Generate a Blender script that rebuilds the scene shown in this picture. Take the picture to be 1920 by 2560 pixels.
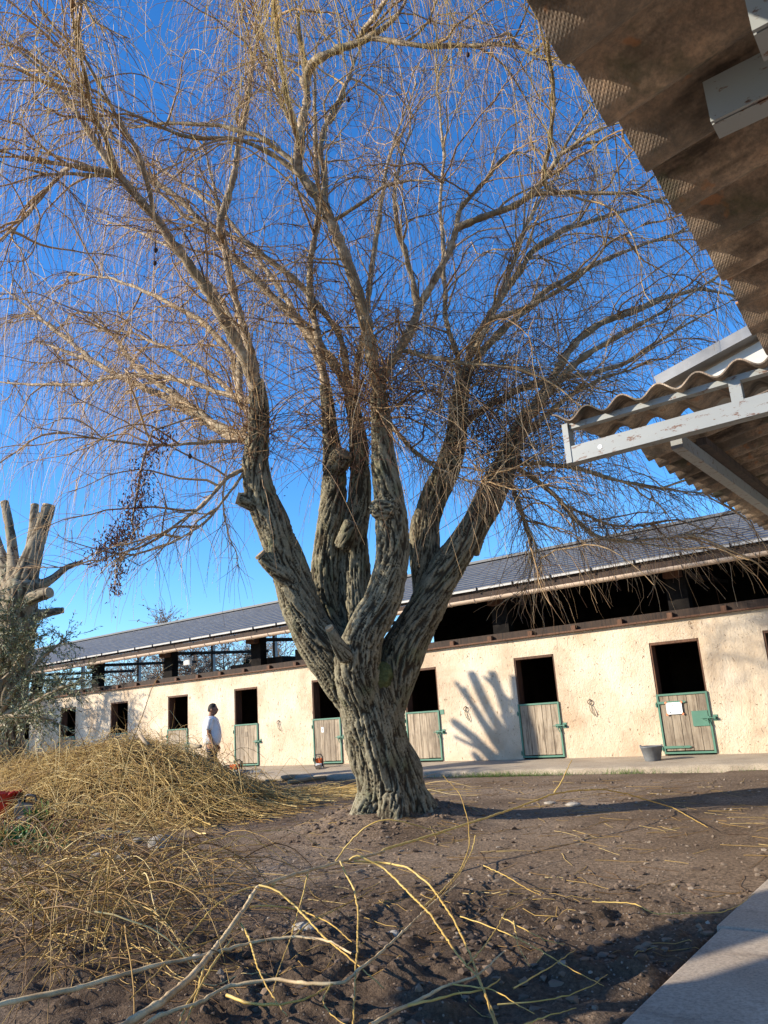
import bpy, math, random
import numpy as np
from mathutils import Vector, Matrix

for o in list(bpy.data.objects):
    bpy.data.objects.remove(o)
SC = bpy.context.scene
COL = SC.collection
RNG = np.random.default_rng(11)
random.seed(5)

# ------------------------------------------------------------------ camera
# world: X along the stable wall, Y towards the wall (wall face at y=0), Z up (pavement at 0)
F_PX = 1953.0
PITCH, ROLL, YAW = [math.radians(a) for a in (14.70, 3.92, -36.76)]
CAM = np.array([0.0, -15.73, 1.07])
FW = np.array([math.sin(YAW) * math.cos(PITCH), math.cos(YAW) * math.cos(PITCH), math.sin(PITCH)])
_r = np.array([math.cos(YAW), -math.sin(YAW), 0.0])
_u = np.cross(_r, FW)
RT = math.cos(ROLL) * _r - math.sin(ROLL) * _u
UP = math.sin(ROLL) * _r + math.cos(ROLL) * _u
cd = bpy.data.cameras.new("camera")
cam = bpy.data.objects.new("camera", cd)
COL.objects.link(cam)
cd.sensor_fit = 'HORIZONTAL'
cd.sensor_width = 36.0
cd.lens = 36.0 * F_PX / 1920.0
cd.clip_start = 0.05
cd.clip_end = 2000.0
cam.matrix_world = Matrix(((RT[0], UP[0], -FW[0], CAM[0]), (RT[1], UP[1], -FW[1], CAM[1]),
                           (RT[2], UP[2], -FW[2], CAM[2]), (0, 0, 0, 1)))
SC.camera = cam

# ------------------------------------------------------------------ sky, sun, exposure
SUN_EL = math.radians(23.0)
SUN_TO = np.array([-math.cos(SUN_EL) * math.sin(math.radians(45)), -math.cos(SUN_EL) * math.cos(math.radians(45)), math.sin(SUN_EL)])
W = bpy.data.worlds.new("World")
SC.world = W
W.use_nodes = True
wn = W.node_tree
wn.nodes.clear()
wo = wn.nodes.new("ShaderNodeOutputWorld")
wb = wn.nodes.new("ShaderNodeBackground")
ws = wn.nodes.new("ShaderNodeTexSky")
ws.sky_type = 'NISHITA'
ws.sun_disc = False
ws.sun_elevation = SUN_EL
ws.sun_rotation = math.radians(225)
ws.altitude = 300
ws.air_density = 1.05
ws.dust_density = 0.25
ws.ozone_density = 6.0
wh = wn.nodes.new("ShaderNodeHueSaturation")
wh.inputs["Saturation"].default_value = 1.17
wh.inputs["Hue"].default_value = 0.503
wn.links.new(ws.outputs[0], wh.inputs["Color"])
wn.links.new(wh.outputs[0], wb.inputs[0])
wb.inputs[1].default_value = 0.15
wn.links.new(wb.outputs[0], wo.inputs[0])
sd = bpy.data.lights.new("sun", 'SUN')
sd.energy = 4.5
sd.angle = math.radians(0.53)
sd.color = (1.0, 0.90, 0.74)
sun = bpy.data.objects.new("sun", sd)
COL.objects.link(sun)
sun.rotation_euler = Vector(SUN_TO).to_track_quat('Z', 'Y').to_euler()
sun.location = (-20, -30, 20)
SC.view_settings.view_transform = 'Standard'
SC.view_settings.look = 'None'
SC.view_settings.exposure = 0.95
SC.view_settings.gamma = 1.0
SC.view_settings.use_curve_mapping = False
SC.cycles.max_bounces = 6
SC.cycles.diffuse_bounces = 3
SC.cycles.glossy_bounces = 2
SC.cycles.transparent_max_bounces = 4

# ------------------------------------------------------------------ pixel helpers (photograph pixels -> world)
def ray(x, y):
    return FW + RT * (x - 960) / F_PX - UP * (y - 1280) / F_PX
def atz(x, y, z):
    d = ray(x, y); return CAM + d * (z - CAM[2]) / d[2]
def aty(x, y, Y):
    d = ray(x, y); return CAM + d * (Y - CAM[1]) / d[1]
def atx(x, y, X):
    d = ray(x, y); return CAM + d * (X - CAM[0]) / d[0]
def atd(x, y, d):
    return CAM + ray(x, y) * d

# ------------------------------------------------------------------ noise
_PERM = np.random.default_rng(3).random(65536)
def _h(ix, iy, iz):
    n = (ix * 73856093) ^ (iy * 19349663) ^ (iz * 83492791)
    return _PERM[(n ^ (n >> 13)) & 65535]
def vnoise(x, y, z=0.0):
    x, y, z = np.broadcast_arrays(np.asarray(x, float), np.asarray(y, float), np.asarray(z, float))
    ix, iy, iz = [np.floor(a).astype(np.int64) for a in (x, y, z)]
    fx, fy, fz = x - ix, y - iy, z - iz
    fx, fy, fz = [a * a * (3 - 2 * a) for a in (fx, fy, fz)]
    r = 0
    for dx in (0, 1):
        for dy in (0, 1):
            for dz in (0, 1):
                r = r + _h(ix + dx, iy + dy, iz + dz) * (fx if dx else 1 - fx) * (fy if dy else 1 - fy) * (fz if dz else 1 - fz)
    return r
def fbm(x, y, z=0.0, o=4):
    r = 0; a = 0.5; t = 0
    for i in range(o):
        r = r + a * vnoise(x * 2 ** i + 17 * i, y * 2 ** i - 9 * i, np.asarray(z) * 2 ** i); t += a; a *= 0.5
    return r / t

# ------------------------------------------------------------------ the lie of the ground
KERB_Y = -2.05
def kerb(x): return np.clip(-2.05 + 0.10 * (np.asarray(x, float) + 8.0), -3.0, -1.3)      # the pavement edge runs slightly askew
def gz(x, y):
    x = np.asarray(x, float); y = np.asarray(y, float)
    b = np.where(y > -2.75, -0.15, -0.15 - 0.0155 * np.clip(-2.75 - y, 0, 14.0))
    return b
def onground(px, py, dz=0.0):
    z = -0.25
    for _ in range(8):
        p = atz(px, py, z + dz); z = float(gz(p[0], p[1]))
    p[2] = z
    return p

# ------------------------------------------------------------------ materials
MATS = {}
def _nodes(name):
    m = bpy.data.materials.new(name); m.use_nodes = True
    nt = m.node_tree; b = nt.nodes["Principled BSDF"]
    MATS[name] = m
    return m, nt, b
def N(nt, t, **k):
    n = nt.nodes.new("ShaderNode" + t)
    for a, v in k.items():
        setattr(n, a, v)
    return n
def L(nt, a, b): nt.links.new(a, b)
def ramp(nt, fac, stops, interp='LINEAR'):
    r = N(nt, "ValToRGB"); r.color_ramp.interpolation = interp
    e = r.color_ramp.elements
    while len(e) < len(stops): e.new(0.5)
    for i, (p, c) in enumerate(stops):
        e[i].position = p; e[i].color = tuple(c) + ((1,) if len(c) == 3 else ())
    if fac is not None: L(nt, fac, r.inputs[0])
    return r
def coord(nt, kind='pos', scale=(1, 1, 1), attr=None):
    mp = N(nt, "Mapping"); mp.inputs["Scale"].default_value = scale
    if kind == 'pos':
        g = N(nt, "NewGeometry"); L(nt, g.outputs["Position"], mp.inputs[0])
    elif kind == 'obj':
        g = N(nt, "TexCoord"); L(nt, g.outputs["Object"], mp.inputs[0])
    else:
        g = N(nt, "Attribute"); g.attribute_name = attr; L(nt, g.outputs["Vector"], mp.inputs[0])
    return mp.outputs[0]
def noise(nt, vec, scale, detail=4, rough=0.55, dist=0.0):
    n = N(nt, "TexNoise"); n.inputs["Scale"].default_value = scale; n.inputs["Detail"].default_value = detail
    n.inputs["Roughness"].default_value = rough; n.inputs["Distortion"].default_value = dist
    L(nt, vec, n.inputs["Vector"]); return n.outputs["Fac"]
def mixc(nt, fac, a, b, mode='MIX'):
    m = N(nt, "MixRGB", blend_type=mode)
    for s, v in ((m.inputs[0], fac), (m.inputs[1], a), (m.inputs[2], b)):
        if hasattr(v, 'default_value') or hasattr(v, 'is_linked'): L(nt, v, s)
        elif isinstance(v, (int, float)): s.default_value = v
        else: s.default_value = tuple(v) + (1,)
    return m.outputs[0]
def bump(nt, b, h, strength=0.5, dist=0.02):
    n = N(nt, "Bump"); n.inputs["Strength"].default_value = strength; n.inputs["Distance"].default_value = dist
    L(nt, h, n.inputs["Height"]); L(nt, n.outputs[0], b.inputs["Normal"])
def simple(name, c1, c2=None, scale=6.0, rough=0.75, bs=None, bstr=0.4, bdist=0.01, stretch=(1, 1, 1), kind='pos', metal=0.0, spec=0.3, lo=0.35, hi=0.65):
    m, nt, b = _nodes(name)
    b.inputs["Roughness"].default_value = rough
    b.inputs["Metallic"].default_value = metal
    b.inputs["Specular IOR Level"].default_value = spec
    v = coord(nt, kind, stretch)
    if c2 is None:
        b.inputs["Base Color"].default_value = tuple(c1) + (1,)
    else:
        r = ramp(nt, noise(nt, v, scale, 5, 0.6), [(lo, c1), (hi, c2)])
        L(nt, r.outputs[0], b.inputs["Base Color"])
    if bs: bump(nt, b, noise(nt, v, bs, 4, 0.6), bstr, bdist)
    return m
def tinted(name, stops, rough=0.65, spec=0.3, attr="tint"):
    m, nt, b = _nodes(name)
    a = N(nt, "Attribute"); a.attribute_name = attr
    r = ramp(nt, a.outputs["Fac"], stops)
    L(nt, r.outputs[0], b.inputs["Base Color"])
    b.inputs["Roughness"].default_value = rough
    b.inputs["Specular IOR Level"].default_value = spec
    return m

# wall render: cream, rough-cast, pitted, reddish and dirtier low down where horses rub
def mk_render():
    m, nt, b = _nodes("cream_render")
    v = coord(nt)
    c = ramp(nt, noise(nt, v, 0.9, 5, 0.6), [(0.34, (0.47, 0.35, 0.235)), (0.5, (0.62, 0.50, 0.36)), (0.66, (0.69, 0.585, 0.45))]).outputs[0]
    st = ramp(nt, noise(nt, coord(nt, 'pos', (0.9, 1, 0.5)), 1.4, 6, 0.65), [(0.54, (0, 0, 0)), (0.8, (1, 1, 1))]).outputs[0]
    c = mixc(nt, st, c, (0.52, 0.36, 0.22))
    g = N(nt, "NewGeometry"); sx = N(nt, "SeparateXYZ"); L(nt, g.outputs["Position"], sx.inputs[0])
    low = N(nt, "MapRange"); low.inputs["From Min"].default_value = 0.0; low.inputs["From Max"].default_value = 1.3
    low.inputs["To Min"].default_value = 0.5; low.inputs["To Max"].default_value = 0.0
    L(nt, sx.outputs["Z"], low.inputs["Value"])
    nn = N(nt, "Math", operation='MULTIPLY'); L(nt, low.outputs[0], nn.inputs[0]); L(nt, noise(nt, v, 2.2, 4, 0.6), nn.inputs[1])
    c = mixc(nt, nn.outputs[0], c, (0.45, 0.28, 0.16))
    pit = ramp(nt, noise(nt, coord(nt, 'pos', (1, 1, 0.55)), 21, 3, 0.55, 1.2), [(0.655, (0, 0, 0)), (0.70, (0.85, 0.85, 0.85))]).outputs[0]
    c = mixc(nt, pit, c, (0.22, 0.13, 0.07))
    L(nt, c, b.inputs["Base Color"])
    b.inputs["Roughness"].default_value = 0.92
    h = mixc(nt, 0.5, noise(nt, v, 28, 4, 0.65), noise(nt, coord(nt, 'pos', (1, 1, 0.5)), 9, 3, 0.6, 1.5))
    h = mixc(nt, pit, h, (0, 0, 0))
    bump(nt, b, h, 0.85, 0.035)
mk_render()

def mk_bark(name, light, mid, dark, moss, mossamt):
    m, nt, b = _nodes(name)
    v = coord(nt, 'pos', (1, 1, 0.45))
    fine = noise(nt, v, 55, 5, 0.7)
    c = ramp(nt, fine, [(0.3, mid), (0.62, light)]).outputs[0]
    tone = ramp(nt, noise(nt, coord(nt), 3.1, 4, 0.6), [(0.3, (0.72, 0.70, 0.66)), (0.7, (1.12, 1.1, 1.05))]).outputs[0]
    c = mixc(nt, 1.0, c, tone, 'MULTIPLY')
    ms = ramp(nt, noise(nt, coord(nt), 2.6, 5, 0.6), [(0.62 - mossamt, (0, 0, 0)), (0.80 - mossamt, (0.7, 0.7, 0.7))]).outputs[0]
    c = mixc(nt, ms, c, moss)
    at = N(nt, "Attribute"); at.attribute_name = "groove"
    gr = ramp(nt, at.outputs["Fac"], [(0.12, (0, 0, 0)), (0.68, (0.95, 0.95, 0.95))]).outputs[0]
    c = mixc(nt, gr, c, dark)
    L(nt, c, b.inputs["Base Color"]); b.inputs["Roughness"].default_value = 0.92; b.inputs["Specular IOR Level"].default_value = 0.15
    bump(nt, b, fine, 0.7, 0.012)
mk_bark("willow_bark", (0.315, 0.285, 0.205), (0.18, 0.156, 0.108), (0.045, 0.034, 0.022), (0.16, 0.175, 0.085), 0.08)
mk_bark("pollard_bark", (0.36, 0.30, 0.215), (0.20, 0.16, 0.112), (0.06, 0.047, 0.034), (0.19, 0.20, 0.12), 0.05)
def mk_branch_bark():
    m, nt, b = _nodes("branch_bark")
    v = coord(nt, 'attr', (1, 1, 1.6), "bark")
    c = ramp(nt, noise(nt, v, 9, 5, 0.65), [(0.3, (0.13, 0.082, 0.046)), (0.48, (0.30, 0.215, 0.13)), (0.66, (0.55, 0.44, 0.30))]).outputs[0]
    c = mixc(nt, ramp(nt, noise(nt, coord(nt), 1.7, 4, 0.6), [(0.42, (0, 0, 0)), (0.62, (1, 1, 1))]).outputs[0], c, mixc(nt, 0.55, c, (0.16, 0.13, 0.06)))
    L(nt, c, b.inputs["Base Color"]); b.inputs["Roughness"].default_value = 0.75
    bump(nt, b, noise(nt, coord(nt, 'attr', (1, 1, 3), "bark"), 30, 3, 0.6), 0.5, 0.01)
mk_branch_bark()
simple("cut_bark", (0.36, 0.24, 0.12), (0.66, 0.50, 0.28), 7, 0.6, bs=60, bstr=0.4, bdist=0.004)

tinted("twig_brown", [(0.0, (0.085, 0.042, 0.024)), (0.35, (0.22, 0.125, 0.062)), (0.7, (0.42, 0.27, 0.13)), (1.0, (0.62, 0.45, 0.26))])
tinted("twig_golden", [(0.0, (0.27, 0.155, 0.04)), (0.5, (0.50, 0.32, 0.075)), (1.0, (0.64, 0.47, 0.17))], rough=0.5)
tinted("twig_straw", [(0.0, (0.10, 0.05, 0.02)), (0.3, (0.26, 0.145, 0.04)), (0.7, (0.50, 0.33, 0.10)), (1.0, (0.66, 0.50, 0.22))], rough=0.55)
tinted("shoot_red", [(0.0, (0.12, 0.045, 0.03)), (1.0, (0.30, 0.14, 0.075))])
tinted("dead_leaf", [(0.0, (0.045, 0.02, 0.014)), (0.6, (0.14, 0.055, 0.035)), (1.0, (0.28, 0.12, 0.06))])
tinted("olive_leaf", [(0.0, (0.06, 0.075, 0.025)), (0.4, (0.16, 0.175, 0.07)), (0.75, (0.33, 0.33, 0.17)), (1.0, (0.48, 0.46, 0.30))], rough=0.5, spec=0.4)
tinted("green_leaf", [(0.0, (0.02, 0.06, 0.015)), (0.6, (0.05, 0.14, 0.03)), (1.0, (0.12, 0.24, 0.06))], rough=0.5)
tinted("red_leaf", [(0.0, (0.03, 0.012, 0.012)), (0.7, (0.10, 0.03, 0.03)), (1.0, (0.22, 0.06, 0.05))], rough=0.55)
tinted("grass_blade", [(0.0, (0.05, 0.10, 0.02)), (1.0, (0.17, 0.24, 0.06))])
tinted("thicket_twig", [(0.0, (0.14, 0.10, 0.075)), (0.6, (0.27, 0.19, 0.13)), (1.0, (0.36, 0.26, 0.17))])
tinted("conifer_leaf", [(0.0, (0.02, 0.032, 0.014)), (1.0, (0.085, 0.105, 0.05))])
tinted("pebble", [(0.0, (0.12, 0.085, 0.058)), (0.8, (0.21, 0.16, 0.115)), (1.0, (0.32, 0.265, 0.21))], rough=0.85)
tinted("clod_soil", [(0.0, (0.07, 0.047, 0.032)), (1.0, (0.19, 0.135, 0.095))], rough=0.95)

def mk_soil():
    m, nt, b = _nodes("yard_soil")
    v = coord(nt)
    c = ramp(nt, noise(nt, v, 0.55, 6, 0.62), [(0.30, (0.105, 0.07, 0.044)), (0.5, (0.195, 0.138, 0.092)), (0.72, (0.30, 0.225, 0.157))]).outputs[0]
    f = ramp(nt, noise(nt, v, 34, 4, 0.7), [(0.36, (0.42, 0.40, 0.38)), (0.5, (0.9, 0.9, 0.9)), (0.66, (1.5, 1.45, 1.4))]).outputs[0]
    c = mixc(nt, 1.0, c, f, 'MULTIPLY')
    wet = N(nt, "Attribute"); wet.attribute_name = "mud"
    c = mixc(nt, wet.outputs["Fac"], c, mixc(nt, 0.72, c, (0.052, 0.034, 0.023)))
    vo = N(nt, "TexVoronoi"); vo.inputs["Scale"].default_value = 30; L(nt, v, vo.inputs["Vector"])
    gr = ramp(nt, vo.outputs["Distance"], [(0.16, (1, 1, 1)), (0.22, (0, 0, 0))]).outputs[0]
    gm = ramp(nt, noise(nt, v, 1.3, 3, 0.6), [(0.48, (0, 0, 0)), (0.6, (0.6, 0.6, 0.6))]).outputs[0]
    gm2 = mixc(nt, 1.0, gr, gm, 'MULTIPLY')
    c = mixc(nt, gm2, c, (0.36, 0.31, 0.25))
    L(nt, c, b.inputs["Base Color"])
    b.inputs["Roughness"].default_value = 0.95; b.inputs["Specular IOR Level"].default_value = 0.15
    h = mixc(nt, 0.5, noise(nt, v, 12, 6, 0.7), noise(nt, v, 55, 4, 0.7))
    h = mixc(nt, gm2, h, (1, 1, 1))
    bump(nt, b, h, 0.9, 0.035)
mk_soil()

def mk_concrete(name, a, bb, stain):
    m, nt, b = _nodes(name)
    v = coord(nt)
    c = ramp(nt, noise(nt, v, 1.1, 6, 0.65), [(0.3, a), (0.7, bb)]).outputs[0]
    s = ramp(nt, noise(nt, coord(nt, 'pos', (0.6, 1.6, 1)), 2.3, 5, 0.7), [(0.52, (0, 0, 0)), (0.75, (0.75, 0.75, 0.75))]).outputs[0]
    c = mixc(nt, s, c, stain)
    sp = ramp(nt, noise(nt, v, 60, 3, 0.7), [(0.35, (0.7, 0.7, 0.7)), (0.6, (1.12, 1.12, 1.12))]).outputs[0]
    c = mixc(nt, 1.0, c, sp, 'MULTIPLY')
    L(nt, c, b.inputs["Base Color"]); b.inputs["Roughness"].default_value = 0.9
    bump(nt, b, mixc(nt, 0.5, noise(nt, v, 70, 4, 0.7), noise(nt, v, 6, 4, 0.6)), 0.35, 0.012)
mk_concrete("pavement_concrete", (0.30, 0.24, 0.17), (0.42, 0.345, 0.25), (0.21, 0.15, 0.10))
mk_concrete("slab_concrete", (0.29, 0.225, 0.165), (0.41, 0.335, 0.255), (0.17, 0.12, 0.082))

def mk_wood(name, a, bb, dark, sc=1.0):
    m, nt, b = _nodes(name)
    oi = N(nt, "ObjectInfo")
    mp = N(nt, "Mapping"); mp.inputs["Scale"].default_value = (14 * sc, 14 * sc, 1.3 * sc)
    g = N(nt, "NewGeometry"); L(nt, g.outputs["Position"], mp.inputs[0])
    cmb = N(nt, "CombineXYZ"); 
    mu = N(nt, "Math", operation='MULTIPLY'); mu.inputs[1].default_value = 37.0; L(nt, oi.outputs["Random"], mu.inputs[0])
    L(nt, mu.outputs[0], cmb.inputs[0]); L(nt, mu.outputs[0], cmb.inputs[2]); L(nt, cmb.outputs[0], mp.inputs["Location"])
    gr = noise(nt, mp.outputs[0], 1.6, 6, 0.65, 0.6)
    c = ramp(nt, gr, [(0.33, dark), (0.47, a), (0.68, bb)]).outputs[0]
    tone = ramp(nt, oi.outputs["Random"], [(0, (0.72, 0.70, 0.68)), (1, (1.15, 1.12, 1.08))]).outputs[0]
    c = mixc(nt, 1.0, c, tone, 'MULTIPLY')
    d = ramp(nt, noise(nt, coord(nt), 1.9, 4, 0.6), [(0.5, (0, 0, 0)), (0.7, (0.55, 0.55, 0.55))]).outputs[0]
    c = mixc(nt, d, c, dark)
    L(nt, c, b.inputs["Base Color"]); b.inputs["Roughness"].default_value = 0.85
    bump(nt, b, gr, 0.5, 0.006)
mk_wood("door_plank", (0.31, 0.25, 0.18), (0.45, 0.375, 0.28), (0.13, 0.095, 0.065))
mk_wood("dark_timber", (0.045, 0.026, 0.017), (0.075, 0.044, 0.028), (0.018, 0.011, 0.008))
mk_wood("jamb_timber", (0.115, 0.055, 0.03), (0.165, 0.08, 0.044), (0.06, 0.03, 0.018))

def mk_paint(name, col, rust, amt, rough=0.5, sc=9, st=(1, 1, 1)):
    m, nt, b = _nodes(name)
    v = coord(nt, 'pos', st)
    c = ramp(nt, noise(nt, v, 3, 4, 0.6), [(0.3, tuple(x * 0.82 for x in col)), (0.7, col)]).outputs[0]
    f = ramp(nt, noise(nt, v, sc, 6, 0.72), [(0.66 - amt, (0, 0, 0)), (0.70 - amt, (1, 1, 1))]).outputs[0]
    rc = ramp(nt, noise(nt, v, sc * 5, 3, 0.6), [(0.3, tuple(x * 0.45 for x in rust)), (0.7, rust)]).outputs[0]
    c = mixc(nt, f, c, rc)
    L(nt, c, b.inputs["Base Color"]); b.inputs["Roughness"].default_value = rough
    bump(nt, b, f, -0.25, 0.004)
mk_paint("green_paint", (0.075, 0.195, 0.13), (0.10, 0.10, 0.07), 0.03)
mk_paint("pale_steel", (0.27, 0.28, 0.27), (0.16, 0.075, 0.042), 0.085, sc=34, st=(0.5, 1, 1.2))
mk_paint("gutter_paint", (0.66, 0.50, 0.37), (0.42, 0.27, 0.17), 0.02)
mk_paint("pale_post", (0.60, 0.52, 0.44), (0.35, 0.25, 0.18), 0.0)
mk_paint("edge_metal", (0.44, 0.42, 0.39), (0.30, 0.26, 0.22), 0.05)
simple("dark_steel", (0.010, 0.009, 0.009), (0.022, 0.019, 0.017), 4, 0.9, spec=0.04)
simple("iron", (0.05, 0.042, 0.036), (0.12, 0.07, 0.045), 30, 0.6, metal=0.6)
simple("zinc", (0.30, 0.31, 0.32), (0.40, 0.41, 0.42), 8, 0.45, metal=0.6)

def mk_fibre():
    m, nt, b = _nodes("fibre_cement")
    v = coord(nt)
    c = ramp(nt, noise(nt, v, 2.4, 6, 0.65), [(0.36, (0.075, 0.045, 0.028)), (0.5, (0.25, 0.158, 0.098)), (0.62, (0.44, 0.32, 0.215))]).outputs[0]
    c = mixc(nt, 1.0, c, ramp(nt, noise(nt, v, 9, 6, 0.68), [(0.36, (0.45, 0.42, 0.40)), (0.5, (1, 1, 1)), (0.64, (1.35, 1.3, 1.22))]).outputs[0], 'MULTIPLY')
    c = mixc(nt, 1.0, c, ramp(nt, noise(nt, v, 90, 3, 0.7), [(0.34, (0.6, 0.6, 0.6)), (0.66, (1.35, 1.35, 1.35))]).outputs[0], 'MULTIPLY')
    c = mixc(nt, 0.22, c, (0.40, 0.37, 0.30))
    d = ramp(nt, noise(nt, coord(nt, 'pos', (0.8, 3.0, 1)), 3.1, 5, 0.7), [(0.5, (0, 0, 0)), (0.66, (0.9, 0.9, 0.9))]).outputs[0]
    c = mixc(nt, d, c, (0.025, 0.017, 0.011))
    o = ramp(nt, noise(nt, v, 13, 3, 0.6), [(0.64, (0, 0, 0)), (0.69, (0.7, 0.7, 0.7))]).outputs[0]
    c = mixc(nt, o, c, (0.36, 0.17, 0.075))
    g = ramp(nt, noise(nt, v, 4.2, 5, 0.7), [(0.56, (0, 0, 0)), (0.68, (0.85, 0.85, 0.85))]).outputs[0]
    c = mixc(nt, g, c, (0.075, 0.075, 0.04))
    L(nt, c, b.inputs["Base Color"]); b.inputs["Roughness"].default_value = 0.9
    # woven press marks of the moulding cloth
    w1 = N(nt, "TexWave", wave_type='BANDS', bands_direction='DIAGONAL'); w1.inputs["Scale"].default_value = 80; w1.inputs["Distortion"].default_value = 0.6
    L(nt, coord(nt, 'pos', (1, 1, 0)), w1.inputs["Vector"])
    w2 = N(nt, "TexWave", wave_type='BANDS', bands_direction='DIAGONAL'); w2.inputs["Scale"].default_value = 80; w2.inputs["Distortion"].default_value = 0.6
    L(nt, coord(nt, 'pos', (1, -1, 0)), w2.inputs["Vector"])
    h = mixc(nt, 1.0, w1.outputs["Fac"], w2.outputs["Fac"], 'MULTIPLY')
    h = mixc(nt, 0.35, h, noise(nt, v, 60, 4, 0.7))
    bump(nt, b, h, 0.55, 0.0022)
mk_fibre()
def mk_tile():
    m, nt, b = _nodes("roof_tile")
    v = coord(nt, 'pos', (0.6, 1.6, 1.6))
    c = ramp(nt, noise(nt, v, 2.2, 5, 0.65), [(0.3, (0.05, 0.052, 0.058)), (0.7, (0.095, 0.095, 0.10))]).outputs[0]
    br = N(nt, "TexBrick"); br.inputs["Scale"].default_value = 1.0
    br.inputs["Brick Width"].default_value = 0.33; br.inputs["Row Height"].default_value = 50; br.inputs["Mortar Size"].default_value = 0.012
    br.inputs["Color1"].default_value = (1, 1, 1, 1); br.inputs["Color2"].default_value = (0.82, 0.82, 0.84, 1); br.inputs["Mortar"].default_value = (0.6, 0.6, 0.6, 1)
    L(nt, coord(nt, 'pos', (1, 1, 0)), br.inputs["Vector"])
    c = mixc(nt, 1.0, c, br.outputs["Color"], 'MULTIPLY')
    L(nt, c, b.inputs["Base Color"]); b.inputs["Roughness"].default_value = 0.5; b.inputs["Specular IOR Level"].default_value = 0.5
mk_tile()
simple("lit_tile_edge", (0.13, 0.13, 0.132), (0.21, 0.208, 0.205), 4, 0.7)  # paler course fronts: the sunlit lines between courses are put into the colour
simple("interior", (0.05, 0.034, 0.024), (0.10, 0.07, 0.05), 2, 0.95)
simple("cloth_white", (0.80, 0.78, 0.75), (0.88, 0.86, 0.83), 7, 0.9, bs=14, bstr=0.5, bdist=0.02)
simple("cloth_dark", (0.018, 0.02, 0.026), (0.045, 0.045, 0.05), 9, 0.9, bs=20)
simple("skin", (0.27, 0.13, 0.08), (0.36, 0.185, 0.115), 12, 0.6)
simple("hair", (0.010, 0.008, 0.007), (0.03, 0.022, 0.018), 40, 0.7, bs=60)
simple("shoe", (0.05, 0.04, 0.035), None, rough=0.7)
simple("orange_plastic", (0.62, 0.10, 0.02), (0.75, 0.15, 0.03), 20, 0.4)
simple("white_plastic", (0.60, 0.59, 0.57), (0.74, 0.73, 0.71), 15, 0.4)
simple("black_plastic", (0.012, 0.013, 0.015), (0.03, 0.03, 0.033), 10, 0.42)
simple("grey_plastic", (0.11, 0.115, 0.12), (0.18, 0.185, 0.19), 7, 0.55, bs=40, bstr=0.2)
simple("red_plastic", (0.42, 0.025, 0.02), (0.55, 0.05, 0.035), 6, 0.45)
simple("paper", (0.80, 0.80, 0.79), None, rough=0.8)
simple("ink", (0.03, 0.03, 0.035), None, rough=0.8)
simple("orange_tape", (0.75, 0.22, 0.10), None, rough=0.6)
simple("rope", (0.10, 0.09, 0.06), (0.22, 0.19, 0.12), 60, 0.9)
simple("cut_wood", (0.30, 0.21, 0.12), (0.44, 0.33, 0.20), 22, 0.8, bs=40)
simple("stone", (0.11, 0.092, 0.074), (0.26, 0.225, 0.185), 5, 0.85, bs=16, bstr=0.7, bdist=0.03)
simple("pale_stone", (0.26, 0.225, 0.18), (0.44, 0.395, 0.335), 7, 0.85, bs=14, bstr=0.8, bdist=0.03)
simple("bed_soil", (0.035, 0.025, 0.018), (0.075, 0.052, 0.036), 8, 0.95, bs=18, bstr=1, bdist=0.04)
simple("moss", (0.05, 0.06, 0.02), (0.15, 0.16, 0.06), 14, 0.95, bs=40, bstr=1, bdist=0.03)
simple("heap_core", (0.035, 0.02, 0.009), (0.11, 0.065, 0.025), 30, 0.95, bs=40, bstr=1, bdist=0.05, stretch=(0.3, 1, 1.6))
simple("panel_white", (0.52, 0.49, 0.44), (0.64, 0.61, 0.56), 2, 0.7)
simple("flashing", (0.17, 0.165, 0.16), (0.27, 0.265, 0.26), 3, 0.45, metal=0.4)
simple("lamp_glass", (0.55, 0.55, 0.52), None, rough=0.25)

# ------------------------------------------------------------------ mesh helpers
def mesh_np(name, V, F, attrs=None, smooth=False):
    """V (n,3); F list of (m,k) int arrays (quads or triangles)."""
    me = bpy.data.meshes.new(name)
    V = np.asarray(V, np.float32)
    if isinstance(F, np.ndarray): F = [F]
    F = [np.asarray(f, np.int32) for f in F if len(f)]
    me.vertices.add(len(V)); me.vertices.foreach_set("co", V.ravel())
    nl = sum(f.size for f in F); npoly = sum(len(f) for f in F)
    me.loops.add(nl); me.polygons.add(npoly)
    me.loops.foreach_set("vertex_index", np.concatenate([f.ravel() for f in F]))
    tot = np.concatenate([np.full(len(f), f.shape[1], np.int32) for f in F])
    st = np.concatenate([[0], np.cumsum(tot)[:-1]]).astype(np.int32)
    me.polygons.foreach_set("loop_start", st)
    me.polygons.foreach_set("use_smooth", np.full(npoly, smooth, bool))
    for k, a in (attrs or {}).items():
        a = np.asarray(a, np.float32)
        if a.ndim == 2:
            at = me.attributes.new(k, 'FLOAT_VECTOR', 'POINT'); at.data.foreach_set("vector", a.ravel())
        else:
            at = me.attributes.new(k, 'FLOAT', 'POINT'); at.data.foreach_set("value", a)
    me.update(calc_edges=True)
    return me

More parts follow.
